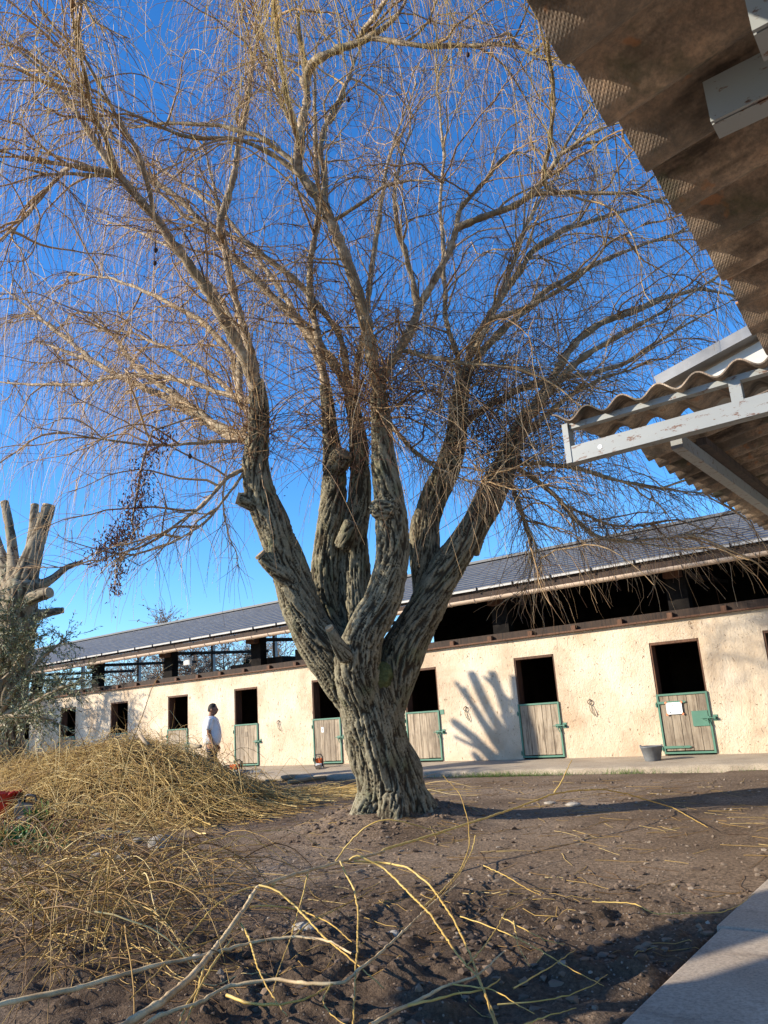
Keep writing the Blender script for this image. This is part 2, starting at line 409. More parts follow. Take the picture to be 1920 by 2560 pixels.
def link(name, me, mat, parent=None, loc=None, rot=None):
    o = bpy.data.objects.new(name, me)
    COL.objects.link(o)
    if mat is not None and me is not None and len(me.materials) == 0: me.materials.append(MATS[mat] if isinstance(mat, str) else mat)
    if loc is not None: o.location = tuple(float(a) for a in loc)
    if rot is not None: o.rotation_euler = rot
    if parent is not None: o.parent = parent
    return o
def tag(o, label=None, cat=None, group=None, kind=None):
    if label: o["label"] = label
    if cat: o["category"] = cat
    if group: o["group"] = group
    if kind: o["kind"] = kind
    return o
def thing(name, label, cat, loc=(0, 0, 0), rz=0.0, group=None):
    o = bpy.data.objects.new(name, None); COL.objects.link(o)
    o.empty_display_size = 0.2
    o.location = tuple(float(a) for a in loc); o.rotation_euler = (0, 0, rz)
    return tag(o, label, cat, group)

class MB:
    """collects shapes of ONE part; verts and polygons of any size"""
    def __init__(s): s.v = []; s.f = []
    def add(s, V, F):
        n = len(s.v); s.v += [tuple(map(float, p)) for p in V]; s.f += [tuple(n + i for i in f) for f in F]; return s
    def box(s, x0, x1, y0, y1, z0, z1):
        V = [(x0, y0, z0), (x1, y0, z0), (x1, y1, z0), (x0, y1, z0), (x0, y0, z1), (x1, y0, z1), (x1, y1, z1), (x0, y1, z1)]
        return s.add(V, [(3, 2, 1, 0), (4, 5, 6, 7), (0, 1, 5, 4), (1, 2, 6, 5), (2, 3, 7, 6), (3, 0, 4, 7)])
    def bar(s, a, b, w, h, up=(0, 0, 1)):
        a, b, up = np.array(a, float), np.array(b, float), np.array(up, float)
        t = b - a; t /= np.linalg.norm(t); r = np.cross(t, up); r /= np.linalg.norm(r); u = np.cross(r, t)
        V = []
        for p in (a, b):
            for sx, sz in ((-1, -1), (1, -1), (1, 1), (-1, 1)): V.append(p + r * sx * w / 2 + u * sz * h / 2)
        return s.add(V, [(0, 1, 2, 3), (7, 6, 5, 4), (0, 4, 5, 1), (1, 5, 6, 2), (2, 6, 7, 3), (3, 7, 4, 0)])
    def tube(s, pts, rad, n=8, caps=True):
        pts = [np.array(p, float) for p in pts]
        if np.isscalar(rad): rad = [rad] * len(pts)
        t0 = pts[1] - pts[0]; ref = np.array([0, 0, 1.0]) if abs(t0[2]) < 0.9 * np.linalg.norm(t0) else np.array([1.0, 0, 0])
        V = []; u = None
        for i, p in enumerate(pts):
            t = pts[min(i + 1, len(pts) - 1)] - pts[max(i - 1, 0)]; t = t / np.linalg.norm(t)
            u = np.cross(ref, t) if u is None else u - t * (u @ t)
            u = u / np.linalg.norm(u); w = np.cross(t, u)
            for k in range(n):
                a = 2 * math.pi * k / n
                V.append(p + rad[i] * (u * math.cos(a) + w * math.sin(a)))
        Fq = [(i * n + k, i * n + (k + 1) % n, (i + 1) * n + (k + 1) % n, (i + 1) * n + k) for i in range(len(pts) - 1) for k in range(n)]
        if caps: Fq += [tuple(range(n - 1, -1, -1)), tuple((len(pts) - 1) * n + k for k in range(n))]
        return s.add(V, Fq)
    def lathe(s, prof, c=(0, 0, 0), n=24, closed=False):
        V = [(c[0] + r * math.cos(2 * math.pi * k / n), c[1] + r * math.sin(2 * math.pi * k / n), c[2] + z) for r, z in prof for k in range(n)]
        Fq = [(i * n + k, i * n + (k + 1) % n, (i + 1) * n + (k + 1) % n, (i + 1) * n + k) for i in range(len(prof) - 1) for k in range(n)]
        return s.add(V, Fq)
    def mesh(s, name, smooth=False, bevel=0.0):
        me = bpy.data.meshes.new(name); me.from_pydata(s.v, [], s.f)
        if smooth: me.polygons.foreach_set("use_smooth", np.ones(len(me.polygons), bool))
        me.update()
        return me
    def build(s, name, mat, parent=None, smooth=False, loc=None, rot=None, bevel=0.0):
        o = link(name, s.mesh(name, smooth), mat, parent, loc, rot)
        if bevel:
            m = o.modifiers.new("edge", 'BEVEL'); m.width = bevel; m.segments = 2; m.limit_method = 'ANGLE'
        return o

def grow(P0, D0, Len, K, droop=0.0, wig=0.1, rng=RNG, grav_pow=1.0):
    """N curved strands: (N,K,3) points"""
    Nn = len(P0); P = np.empty((Nn, K, 3)); d = D0 / np.linalg.norm(D0, axis=1, keepdims=True)
    P[:, 0] = P0; st = (Len / (K - 1))[:, None]
    droop = np.broadcast_to(np.asarray(droop, float), (Nn,))[:, None]
    wig = np.broadcast_to(np.asarray(wig, float), (Nn,))[:, None]
    for k in range(1, K):
        d = d + wig * rng.normal(size=(Nn, 3))
        d[:, 2:] -= droop * st * (k / K) ** (grav_pow - 1)
        d /= np.linalg.norm(d, axis=1, keepdims=True)
        P[:, k] = P[:, k - 1] + d * st
    return P
def tubes(P, R, sides=3, tint=None, closed_tip=True):
    """P (N,K,3), R (N,K) -> V, F, tint per vertex"""
    Nn, K, _ = P.shape
    T = np.empty_like(P); T[:, 1:-1] = P[:, 2:] - P[:, :-2]; T[:, 0] = P[:, 1] - P[:, 0]; T[:, -1] = P[:, -1] - P[:, -2]
    T /= np.linalg.norm(T, axis=2, keepdims=True) + 1e-9
    m = np.abs(T).mean(axis=1); ref = np.eye(3)[np.argmin(m, axis=1)][:, None, :]
    U = np.cross(T, ref); U /= np.linalg.norm(U, axis=2, keepdims=True) + 1e-9
    Wv = np.cross(T, U)
    a = 2 * np.pi * np.arange(sides) / sides
    V = P[:, :, None, :] + R[:, :, None, None] * (U[:, :, None, :] * np.cos(a)[None, None, :, None] + Wv[:, :, None, :] * np.sin(a)[None, None, :, None])
    idx = np.arange(Nn * K * sides).reshape(Nn, K, sides)
    j = (np.arange(sides) + 1) % sides
    F = np.stack([idx[:, :-1, :], idx[:, :-1, j], idx[:, 1:, j], idx[:, 1:, :]], axis=-1).reshape(-1, 4)
    if tint is None: tint = np.full(Nn, 0.5)
    return V.reshape(-1, 3), F, np.repeat(tint, K * sides)
def cat_geo(parts):
    Vs, Fs, Ts = [], [], []; n = 0
    for V, F, T in parts:
        Vs.append(V); Fs.append(F + n); Ts.append(T); n += len(V)
    return np.concatenate(Vs), np.concatenate(Fs), np.concatenate(Ts)
def strands_obj(name, parts, mat, parent=None, smooth=True):
    V, F, T = cat_geo(parts)
    return link(name, mesh_np(name, V, F, {"tint": T}, smooth), mat, parent)
def taper(Nn, K, r0, r1):
    r0 = np.broadcast_to(np.asarray(r0, float), (Nn,))[:, None]; r1 = np.broadcast_to(np.asarray(r1, float), (Nn,))[:, None]
    return r0 + (r1 - r0) * np.linspace(0, 1, K)[None, :] ** 0.8
def resample(P, n):
    P = np.asarray(P, float)
    s = np.concatenate([[0], np.cumsum(np.linalg.norm(np.diff(P[:, :3], axis=0), axis=1))])
    t = np.linspace(0, s[-1], n)
    # smooth (Catmull-like) by interpolating then relaxing
    Q = np.stack([np.interp(t, s, P[:, k]) for k in range(P.shape[1])], axis=1)
    for _ in range(2):
        Q[1:-1] = 0.25 * Q[:-2] + 0.5 * Q[1:-1] + 0.25 * Q[2:]
    return Q
def frames(P):
    T = np.gradient(P, axis=0); T /= np.linalg.norm(T, axis=1, keepdims=True)
    U = np.empty_like(P); ref = np.array([1.0, 0.2, 0.1]); u = np.cross(T[0], ref)
    for i in range(len(P)):
        u = u - T[i] * (u @ T[i]); u /= np.linalg.norm(u); U[i] = u
    return T, U, np.cross(T, U)
def leaves(C, D, Ln, Wd, rng=RNG):
    """lens-shaped folded leaves; C base points, D directions"""
    n = len(C); D = D / np.linalg.norm(D, axis=1, keepdims=True)
    r = rng.normal(size=(n, 3)); S = np.cross(D, r); S /= np.linalg.norm(S, axis=1, keepdims=True); Nn = np.cross(S, D)
    Ln = np.broadcast_to(Ln, (n,))[:, None]; Wd = np.broadcast_to(Wd, (n,))[:, None]
    V = np.stack([C, C + D * Ln * 0.45 + S * Wd / 2 + Nn * Wd * 0.2, C + D * Ln, C + D * Ln * 0.45 - S * Wd / 2 + Nn * Wd * 0.2], axis=1).reshape(-1, 3)
    F = np.arange(4 * n).reshape(n, 4)
    return V, F
def rock_mesh(name, size, seed, sub=2):
    import bmesh
    bm = bmesh.new(); bmesh.ops.create_icosphere(bm, subdivisions=sub, radius=1.0)
    co = np.array([v.co[:] for v in bm.verts])
    n = fbm(co[:, 0] * 1.1 + seed * 7.3, co[:, 1] * 1.1 + seed, co[:, 2] * 1.1, 3) - 0.5
    co = co * (1 + 0.75 * n)[:, None] * np.array(size)
    for v, c in zip(bm.verts, co): v.co = c
    me = bpy.data.meshes.new(name); bm.to_mesh(me); bm.free()
    me.polygons.foreach_set("use_smooth", np.ones(len(me.polygons), bool))
    return me

# ================================================================== THE SETTING
def graded(a, b, lo, hi, fine, mid):
    x = list(np.arange(lo, hi, fine)); s = fine
    v = hi
    while v < b: x.append(v); s = min(s * mid, 25); v += s
    x.append(b); s = fine; v = lo - s; pre = []
    while v > a: pre.append(v); s = min(s * mid, 25); v -= s
    pre.append(a)
    return np.array(pre[::-1] + x)
xs = graded(-400, 400, -8.5, -0.9, 0.034, 1.16)
ys = graded(-400, 400, -13.6, -6.0, 0.034, 1.14)
GX, GY = np.meshgrid(xs, ys)
near = np.clip((GX + 12) / 2, 0, 1) * np.clip((0.5 - GX) / 1.5, 0, 1) * np.clip((-2.2 - GY) / 1, 0, 1)
mud = np.clip(1.25 - np.hypot((GX + 2.6) / 2.6, (GY + 11.6) / 1.9), 0, 1) + np.clip(0.9 - np.hypot((GX + 4.5) / 2.2, (GY + 12.6) / 1.4), 0, 1)
mud = np.clip(mud * (0.5 + 1.1 * fbm(GX * 1.3, GY * 1.3, 2.0)), 0, 1)
bedd = np.clip(1.5 - np.hypot((GX + 11.4) / 2.3, (GY + 9.55) / 1.0), 0, 1)      # dug soil of the planting bed
mound = 0.30 * np.exp(-(((GX + 6.25) / 0.95) ** 2 + ((GY + 7.6) / 0.95) ** 2))
rough = fbm(GX * 7, GY * 7, 1.0, 4) - 0.5
wq = 0.12 * (fbm(GX * 3, GY * 3, 7.0, 2) - .5)
clod = np.abs(fbm((GX + wq) * 5.5, (GY - wq) * 5.5, 5.0, 5) - 0.5) * np.clip(fbm(GX * 2, GY * 2, 3.0, 2) * 2 - .4, .15, 1.2) + 0.25 * np.clip(fbm(GX * 16, GY * 16, 6.0, 2) - .55, 0, 1)
GZ = gz(GX, GY) + near * (0.05 * (fbm(GX * 0.8, GY * 0.8, 0.3) - 0.5) + 0.022 * rough * (0.5 + mud) + mud * (0.30 * clod - 0.02) + mound * (0.65 + 0.9 * fbm(GX * 3.5, GY * 3.5, 9.0)))
GZ += np.where(np.abs(GX) + np.abs(GY) > 60, -0.3, 0)
GZ = np.where((GX > -1.62) & (GY < -3.2), np.minimum(GZ, gz(GX, GY) - 0.03), GZ)   # under the slab
GZ = np.where(GY > kerb(GX) + 0.3, -0.3, GZ)
ny, nx = GX.shape
idx = np.arange(nx * ny).reshape(ny, nx)
F = np.stack([idx[:-1, :-1], idx[:-1, 1:], idx[1:, 1:], idx[1:, :-1]], axis=-1).reshape(-1, 4)
g = link("ground", mesh_np("ground", np.stack([GX, GY, GZ], -1).reshape(-1, 3), F, {"mud": np.maximum(mud, bedd).ravel()}, True), "yard_soil")
tag(g, kind="structure")
def ground_z(x, y):
    """height of the built soil surface (bilinear)"""
    i = np.clip(np.searchsorted(xs, x) - 1, 0, nx - 2); j = np.clip(np.searchsorted(ys, y) - 1, 0, ny - 2)
    fx = (x - xs[i]) / (xs[i + 1] - xs[i]); fy = (y - ys[j]) / (ys[j + 1] - ys[j])
    return GZ[j, i] * (1 - fx) * (1 - fy) + GZ[j, i + 1] * fx * (1 - fy) + GZ[j + 1, i] * (1 - fx) * fy + GZ[j + 1, i + 1] * fx * fy

# stable pavement: worn concrete with a rounded, uneven kerb edge
px_ = np.concatenate([np.arange(-45, -14, 0.5), np.arange(-14, -1.7, 0.08), np.arange(-1.7, 6, 0.5)])
edge = kerb(px_) + 0.10 * (fbm(px_ * 0.7, px_ * 0 + 3.3) - 0.5) * 2 + 0.05 * (fbm(px_ * 4, px_ * 0 + 8.1) - 0.5)
rows = [(0.26, 0.0, True), (-0.05, -0.004, True), (-0.9, -0.02, True)]
V = []
for yy, zz, _ in rows: V.append(np.stack([px_, np.full_like(px_, yy), np.full_like(px_, zz) + 0.012 * (fbm(px_ * 1.5, px_ * 0 + yy) - 0.5)], -1))
for dy, zz in ((0.07, -0.045), (0.02, -0.055), (-0.005, -0.085), (-0.02, -0.30)):
    V.append(np.stack([px_, edge + dy, np.full_like(px_, zz) + 0.02 * (fbm(px_ * 5, px_ * 0 + dy * 40) - 0.5)], -1))
V = np.stack(V); m_, n_ = V.shape[:2]; idx = np.arange(m_ * n_).reshape(m_, n_)
F = np.stack([idx[:-1, :-1], idx[1:, :-1], idx[1:, 1:], idx[:-1, 1:]], axis=-1).reshape(-1, 4)
tag(link("pavement", mesh_np("pavement", V.reshape(-1, 3), F, None, True), "pavement_concrete"), kind="structure")

# concrete slab under the canopy on the right, cast in bays
bays = [(-18.5, -15.2), (-15.19, -12.35), (-12.34, -10.62), (-10.61, -8.9), (-8.89, -6.6), (-6.59, -4.4), (-4.39, -2.9)]
slab_root = tag(MB().box(-1.50, 4.0, -18.4, -2.95, -0.62, -0.42).build("slab_base", "slab_concrete"), kind="structure")
slab_root.name = "slab"
for i, (a, b) in enumerate(bays):
    zt = [float(gz(0, y)) + 0.035 for y in (a, b)]
    mb = MB(); e0 = -1.60 + random.uniform(-.02, .02); e1 = -1.60 + random.uniform(-.02, .02)
    g_ = 0.012
    mb.add([(e0, a + g_, -0.44), (4, a + g_, -0.44), (4, b - g_, -0.44), (e1, b - g_, -0.44), (e0, a + g_, zt[0]), (4, a + g_, zt[0]), (4, b - g_, zt[1]), (e1, b - g_, zt[1])],
           [(3, 2, 1, 0), (4, 5, 6, 7), (0, 1, 5, 4), (1, 2, 6, 5), (2, 3, 7, 6), (3, 0, 4, 7)])
    mb.build("slab_bay", "slab_concrete", slab_root, bevel=0.014)

# ------------------------------------------------------------------ the stable block
DOORS = [0.2, -3.28] + [-5.4 - 3.05 * i for i in range(0, 10)]      # left edge of each opening
DW, DH, LEAF = 0.97, 2.15, 1.15
HW = 2.55
stable = thing("stable_building", "long cream rendered stable block with dark tiled roof and green framed half doors", "building", (-15, 2, 0))
PI_ = Matrix.Translation((15, -2, 0))
def sp(o):
    o.parent = stable; o.matrix_parent_inverse = PI_; return o
XL, XR = -37.0, 4.0
mb = MB(); cur = XL
for x in sorted(DOORS):
    if x < XL + .3 or x > XR - 1.2: continue
    mb.box(cur, x, 0, 0.26, 0, HW); mb.box(x, x + DW, 0, 0.26, DH, HW); cur = x + DW
mb.box(cur, XR, 0, 0.26, 0, HW)
sp(mb.build("wall", "cream_render"))
sp(MB().box(XL, XL + 0.2, 0.262, 4.0, 0, HW).build("end_wall", "cream_render"))
sp(MB().box(XR - 0.2, XR, 0.262, 4.0, 0, HW).build("end_wall", "cream_render"))
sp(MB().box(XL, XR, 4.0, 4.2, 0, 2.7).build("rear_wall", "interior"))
sp(MB().box(-13.2, XR, 4.002, 4.1, 2.702, 5.02).build("rear_boarding", "dark_steel"))
sp(MB().box(XL + 0.21, XR - 0.21, 0.262, 3.99, 2.58, 2.66).build("loft_floor", "dark_timber"))
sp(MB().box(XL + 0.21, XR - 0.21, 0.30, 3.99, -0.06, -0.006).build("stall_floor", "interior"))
for x in sorted(DOORS):
    if x < XL + 2 or x > XR - 2: continue
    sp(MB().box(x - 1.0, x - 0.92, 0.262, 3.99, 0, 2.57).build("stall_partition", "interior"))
for (x0, x1, h) in ((-18.3, -17.1, 0.22), (-17.0, -16.1, 0.30), (-15.6, -14.4, 0.42), (-14.3, -13.3, 0.5)):
    sp(MB().box(x0, x1, 0.5, 1.6, 2.664, 2.664 + h).build("stacked_boards", "dark_timber"))

# doors: frame (mesh) > planks, hinges, bolt
def door(x, n_pl, extras, tone):
    mb = MB(); e = 0.036; y0, y1 = -0.035, 0.012
    mb.box(0.0, e, y0, y1, 0.03, LEAF); mb.box(DW - e, DW, y0, y1, 0.03, LEAF)
    mb.box(e, DW - e, y0 + .002, y1, LEAF - e, LEAF - .001); mb.box(e, DW - e, y0 + .002, y1, 0.031, 0.03 + e)
    d = mb.build("door", "green_paint", None, loc=(x, 0, 0)); sp(d)
    # timber jamb lining of the opening above the leaf
    for nm, bx in (("jamb", (0.002, 0.035, 0.006, 0.256, 0.0, DH - .002)), ("jamb", (DW - 0.035, DW - .002, 0.006, 0.256, 0.0, DH - .002)), ("lintel", (0.036, DW - .036, 0.006, 0.256, DH - 0.05, DH - .002))):
        b = list(bx)
        if nm == "jamb": b[2] = 0.014
        MB().box(*b).build(nm, "jamb_timber", d)
    cuts = np.linspace(e + .003, DW - e - .003, n_pl + 1) + np.concatenate([[0], RNG.uniform(-.02, .02, n_pl - 1), [0]])
    for a, b in zip(cuts[:-1], cuts[1:]):
        off = random.uniform(-.004, .004)
        MB().box(a + .004, b - .004, -0.014 + off, 0.010, 0.078 + random.uniform(0, .01), LEAF - e - .003).build("plank", "door_plank", d, bevel=0.003)
    for zz in (0.13, 0.95):
        MB().box(-0.035, 0.0, -0.040, -0.012, zz - .03, zz + .03).tube([(-.012, -.045, zz - .05), (-.012, -.045, zz + .05)], 0.011, 8).build("hinge", "green_paint", d)
    # bolt with keeper plate on the wall
    zz = 0.66
    mb = MB().box(DW - 0.12, DW - 0.02, -0.046, -0.036, zz - .035, zz + .035)
    mb.tube([(DW - .17, -.058, zz), (DW + .085, -.058, zz)], 0.010, 8)
    mb.tube([(DW - .06, -.058, zz), (DW - .055, -.075, zz - .05), (DW - .03, -.07, zz - .13)], 0.009, 6)
    mb.build("bolt", "green_paint", d)
    MB().box(DW + .03, DW + .115, -0.012, -0.001, zz - .055, zz + .055).box(DW + .055, DW + .09, -0.07, -0.012, zz - .02, zz + .02).build("keeper_plate", "green_paint", d)
    if 'plate' in extras:
        MB().box(DW - .345, DW - .05, -0.030, -0.0205, 0.52, 0.80).build("lock_plate", "green_paint", d)
        for zz, ln in ((0.985, 0.52), (0.155, 0.50)):
            mb = MB().box(0.0, ln, -0.042, -0.0365, zz - .022, zz + .022); mb.box(ln, ln + .03, -0.0415, -0.0366, zz - .013, zz + .013)
            mb.build("strap_hinge", "green_paint", d)
    if 'keep2' in extras:
        MB().box(DW + .02, DW + .125, -0.012, -0.001, LEAF - .10, LEAF + .01).build("upper_plate", "green_paint", d)
    if 'tag' in extras:
        MB().box(0.30, 0.375, -0.024, -0.019, 0.80, 0.93).build("horse_tag", "paper", d)
        MB().tube([(.325, -.026, .835), (.335, -.026, .86), (.33, -.026, .885), (.345, -.026, .90)], 0.008, 5).build("tag_print", "ink", d)
    if 'worn' in extras:
        MB().box(0.40, 0.54, -0.023, -0.0185, 0.80, 0.94).build("patch", "door_plank", d)
    return d
for i, x in enumerate(DOORS):
    if x > XR - 1.3 or x < XL + 0.4: continue
    ex = []
    if abs(x + 5.4) < .1: ex = ['plate']
    if abs(x + 11.5) < .1: ex = ['keep2']
    if abs(x + 14.55) < .1: ex = ['tag']
    if abs(x + 17.6) < .1: ex = ['worn']
    door(x, 5, ex, 0)

# timber ledge, joist ends and plate on top of the wall
sp(MB().box(XL, XR, -0.10, 0.30, HW + .002, HW + 0.035).build("ledge_board", "jamb_timber"))
jm = MB().box(-0.05, 0.05, -0.085, 0.0, 0, 0.10).mesh("joist_end")
for k in range(40):
    sp(link("joist_end", jm, "jamb_timber", None, (XL + 0.5 + 1.02 * k, 0.0, HW + 0.037)))
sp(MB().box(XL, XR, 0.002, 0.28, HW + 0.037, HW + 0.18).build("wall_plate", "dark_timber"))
# front posts, tie beams, rear posts
EY, EZ, RY, RZ = -0.62, 3.66, 4.05, 5.23
SL = (RZ - EZ) / (RY - EY)
for k in range(-3, 8):
    x = -20.7 + 4.0 * k + 0.0
    if x < XL or x > XR: continue
    zt = EZ + SL * (0.15 - EY) - 0.2
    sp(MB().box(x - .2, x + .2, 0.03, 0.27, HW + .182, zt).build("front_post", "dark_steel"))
    sp(MB().bar((x, 0.272, 3.48), (x, 4.4, 3.66), 0.10, 0.10).build("tie_beam", "dark_timber"))
    sp(MB().box(x - .16, x + .16, -0.20, 0.028, 3.36, 3.52).build("bracket_block", "jamb_timber"))
    sp(MB().bar((x, EY + .15, EZ + SL * .15 - .16), (x, RY - .05, RZ - .16), 0.14, 0.18).build("rafter", "dark_timber"))
for x in (-35.9, -32, -27.9, -23.3, -20.0, -16.0):
    sp(MB().box(x - .06, x + .06, 4.02, 4.14, 2.702, RZ - .12).build("rear_post", "pale_post"))
# roof deck and tile courses
deck = MB()
th = 0.05
deck.add([(XL - .4, EY, EZ - th), (XR + .4, EY, EZ - th), (XR + .4, RY, RZ - th), (XL - .4, RY, RZ - th), (XL - .4, EY, EZ), (XR + .4, EY, EZ), (XR + .4, RY, RZ), (XL - .4, RY, RZ)],
         [(3, 2, 1, 0), (4, 5, 6, 7), (0, 1, 5, 4), (1, 2, 6, 5), (2, 3, 7, 6), (3, 0, 4, 7)])
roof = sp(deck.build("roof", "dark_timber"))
nC = 15
un = np.array([0, RY - EY, RZ - EZ]); Ls = np.linalg.norm(un); un /= Ls; nn = np.array([0, -un[2], un[1]])
for k in range(nC):
    a = k * Ls / nC - (0.05 if k == 0 else 0.03); b = (k + 1) * Ls / nC + 0.02
    p0 = np.array([0, EY, EZ]) + un * a; p1 = np.array([0, EY, EZ]) + un * b
    top0, top1 = p0 + nn * 0.043, p1 + nn * 0.023
    bot0, bot1 = p0 + nn * 0.0235, p1 + nn * 0.006
    mb = MB(); x0, x1 = XL - .45, XR + .45
    mb.add([(x0, *bot0[1:]), (x1, *bot0[1:]), (x1, *bot1[1:]), (x0, *bot1[1:]), (x0, *top0[1:]), (x1, *top0[1:]), (x1, *top1[1:]), (x0, *top1[1:])],
           [(3, 2, 1, 0), (4, 5, 6, 7), (0, 1, 5, 4), (1, 2, 6, 5), (2, 3, 7, 6), (3, 0, 4, 7)])
    tc = mb.build("tile_course", "roof_tile", roof); tc.data.materials.append(MATS["lit_tile_edge"]); tc.data.polygons[2].material_index = 1
MB().bar((XL - .45, RY, RZ + .06), (XR + .45, RY, RZ + .06), 0.24, 0.07).build("ridge_cap", "roof_tile", roof)
# pale drip edge with clips, bird-comb shadow strip, fascia, gutter on brackets
MB().box(XL - .42, XR + .42, EY - .085, EY - .055, EZ + .005, EZ + .05).build("drip_edge", "edge_metal", roof)
cl = MB().box(-.012, .012, -.012, .012, -.05, .07).mesh("edge_clip")
for k in range(46):
    link("edge_clip", cl, "dark_steel", roof, (XL + .3 + 0.9 * k, EY - .094, EZ))
sp(MB().box(XL - .4, XR + .4, EY - .02, EY + .02, EZ - 0.23, EZ - .055).build("fascia", "dark_timber"))
prof = [(EY - .02 - .075 + .075 * math.cos(a), EZ - .19 + .075 * math.sin(a)) for a in np.linspace(math.pi, 2 * math.pi, 9)]
profo = [(EY - .02 - .075 + .079 * math.cos(a), EZ - .19 + .079 * math.sin(a)) for a in np.linspace(2 * math.pi, math.pi, 9)]
pr = prof + profo; n = len(pr); mb = MB()
mb.add([(XL - .4, y, z) for y, z in pr] + [(XR + .4, y, z) for y, z in pr], [(i, (i + 1) % n, n + (i + 1) % n, n + i) for i in range(n)])
gut = sp(mb.build("gutter", "gutter_paint", smooth=False))
gb = MB().tube([(0, EY - .02 - .075 + .084 * math.cos(a), EZ - .19 + .084 * math.sin(a)) for a in np.linspace(math.pi, 2 * math.pi, 9)], 0.012, 5).mesh("gutter_bracket")
for k in range(64):
    link("gutter_bracket", gb, "gutter_paint", gut, (XL + .2 + 0.65 * k, 0, 0))
# floodlight under the eaves
fl = aty(470, 1652, -0.25)
f_ = thing("floodlight", "small white floodlight fixed under the eaves above the stable wall", "floodlight", fl)
MB().box(-.15, .15, -.06, .04, -.13, .10).build("housing", "white_plastic", f_, bevel=.02)
MB().box(-.12, .12, -.068, -.061, -.10, .07).build("lamp_glass", "lamp_glass", f_)
MB().bar((0, .0, .10), (0, .25, .24), .05, .03).build("arm", "dark_steel", f_)

# ================================================================== CANOPIES ON THE RIGHT
PITCHW, AMP, THK = 0.177, 0.0255, 0.007
def corr_sheet(nw, length, over=0.0, sub=12, AMP=AMP):
    """corrugated sheet: waves along local y (nw waves), ribs along local x; a closed shell"""
    n = int(nw * sub) + 1
    y = np.linspace(0, nw * PITCHW, n); ph = 2 * np.pi * y / PITCHW
    z = AMP * np.cos(ph); dz = -AMP * np.sin(ph) * 2 * np.pi / PITCHW
    nl = np.sqrt(1 + dz ** 2); oy, oz = -dz / nl * THK, THK / nl
    seg = 7; V = []
    for i in range(seg):
        x = length * i / (seg - 1); wob = 0.003 * (vnoise(x * 3 + over * 9, y * 4) - .5)
        V.append(np.stack([np.full(n, x), y, z + wob], -1)); V.append(np.stack([np.full(n, x), y + oy, z + oz + wob], -1))
    V = np.stack(V); idx = np.arange(V.shape[0] * n).reshape(-1, n); Fq = []
    for i in range(seg - 1):
        b0, t0, b1, t1 = idx[2 * i], idx[2 * i + 1], idx[2 * i + 2], idx[2 * i + 3]
        Fq.append(np.stack([b0[:-1], b0[1:], b1[1:], b1[:-1]], -1)); Fq.append(np.stack([t0[:-1], t1[:-1], t1[1:], t0[1:]], -1))
        Fq.append(np.array([[b0[0], b1[0], t1[0], t0[0]], [b0[-1], t0[-1], t1[-1], b1[-1]]]))
    for e, rev in ((0, False), (seg - 1, True)):
        b, t = idx[2 * e], idx[2 * e + 1]
        q = np.stack([b[:-1], t[:-1], t[1:], b[1:]], -1); Fq.append((q[:, ::-1] if rev else q))
    VV = V.reshape(-1, 3); rim = np.concatenate(Fq[-2:]); Fq = Fq[:-2]       # rims get vertices of their own so the waves shade smoothly
    VV = np.concatenate([VV, VV[rim.ravel()]]); Fq.append(np.arange(len(VV) - rim.size, len(VV)).reshape(-1, 4))
    return mesh_np("sheet", VV, np.concatenate(Fq), None, True)
def roof_of_sheets(root, x0, z0, slope, y0, y1, length, base, lift=0.0):
    """sheets laid side by side along y, each lapping its neighbour"""
    me = corr_sheet(6.6, length, AMP=.032); step = 6 * PITCHW; k = 0; y = y0
    while y < y1:
        o = link("sheet", me, "fibre_cement", root, (x0 - base[0] + RNG.uniform(-.012, .012), y - base[1], z0 - base[2] + 0.0085 * (k % 2)), (0, -slope, 0))
        y += step; k += 1
    return me

# near canopy: sheets, cantilever channels, purlin
b0 = (0.6, -14.9, -0.3)
can1 = thing("near_canopy", "overhead canopy of rusty brown corrugated fibre cement sheets at upper right", "canopy", b0)
S1 = 0.16
roof_of_sheets(can1, -0.343, 2.06, S1, -17.9 + 0.062, -13.2, 2.4, b0)
def channel(root, a, b, h, w, base, mat="pale_steel", name="channel"):
    a = np.array(a, float) - base; b = np.array(b, float) - base
    t = (b - a) / np.linalg.norm(b - a); r = np.cross(t, [0, 0, 1.0]); r /= np.linalg.norm(r); u = np.cross(r, t)
    mb = MB(); tk = 0.006
    o1 = r * w / 2
    mb.bar(a + o1, b + o1, tk, h)
    mb.bar(a + u * (h / 2 - tk / 2) - r * (tk / 2 + .0005), b + u * (h / 2 - tk / 2) - r * (tk / 2 + .0005), w - tk, tk)
    mb.bar(a - u * (h / 2 - tk / 2) - r * (tk / 2 + .0005), b - u * (h / 2 - tk / 2) - r * (tk / 2 + .0005), w - tk, tk)
    return mb.build(name, mat, root)
channel(can1, (-0.185, -14.50, 2.006), (1.6, -14.50, 2.006), 0.078, 0.048, b0)
channel(can1, (-0.078, -14.76, 1.925), (1.6, -14.76, 1.925), 0.12, 0.06, b0)
channel(can1, (-0.185, -16.6, 1.985), (1.6, -16.6, 1.985), 0.085, 0.055, b0)
for x in (0.35, 1.2):
    zz = 2.06 + (x + .343) * math.tan(S1) - 0.06
    MB().bar(np.array([x, -17.6, zz]) - b0, np.array([x, -13.1, zz]) - b0, 0.06, 0.05).build("purlin", "dark_timber", can1)
for y in (-17.2, -14.5 + 1.0):
    MB().tube([np.array([1.3, y, -0.33]) - b0, np.array([1.3, y, 2.02]) - b0], 0.045, 12).build("post", "pale_steel", can1)

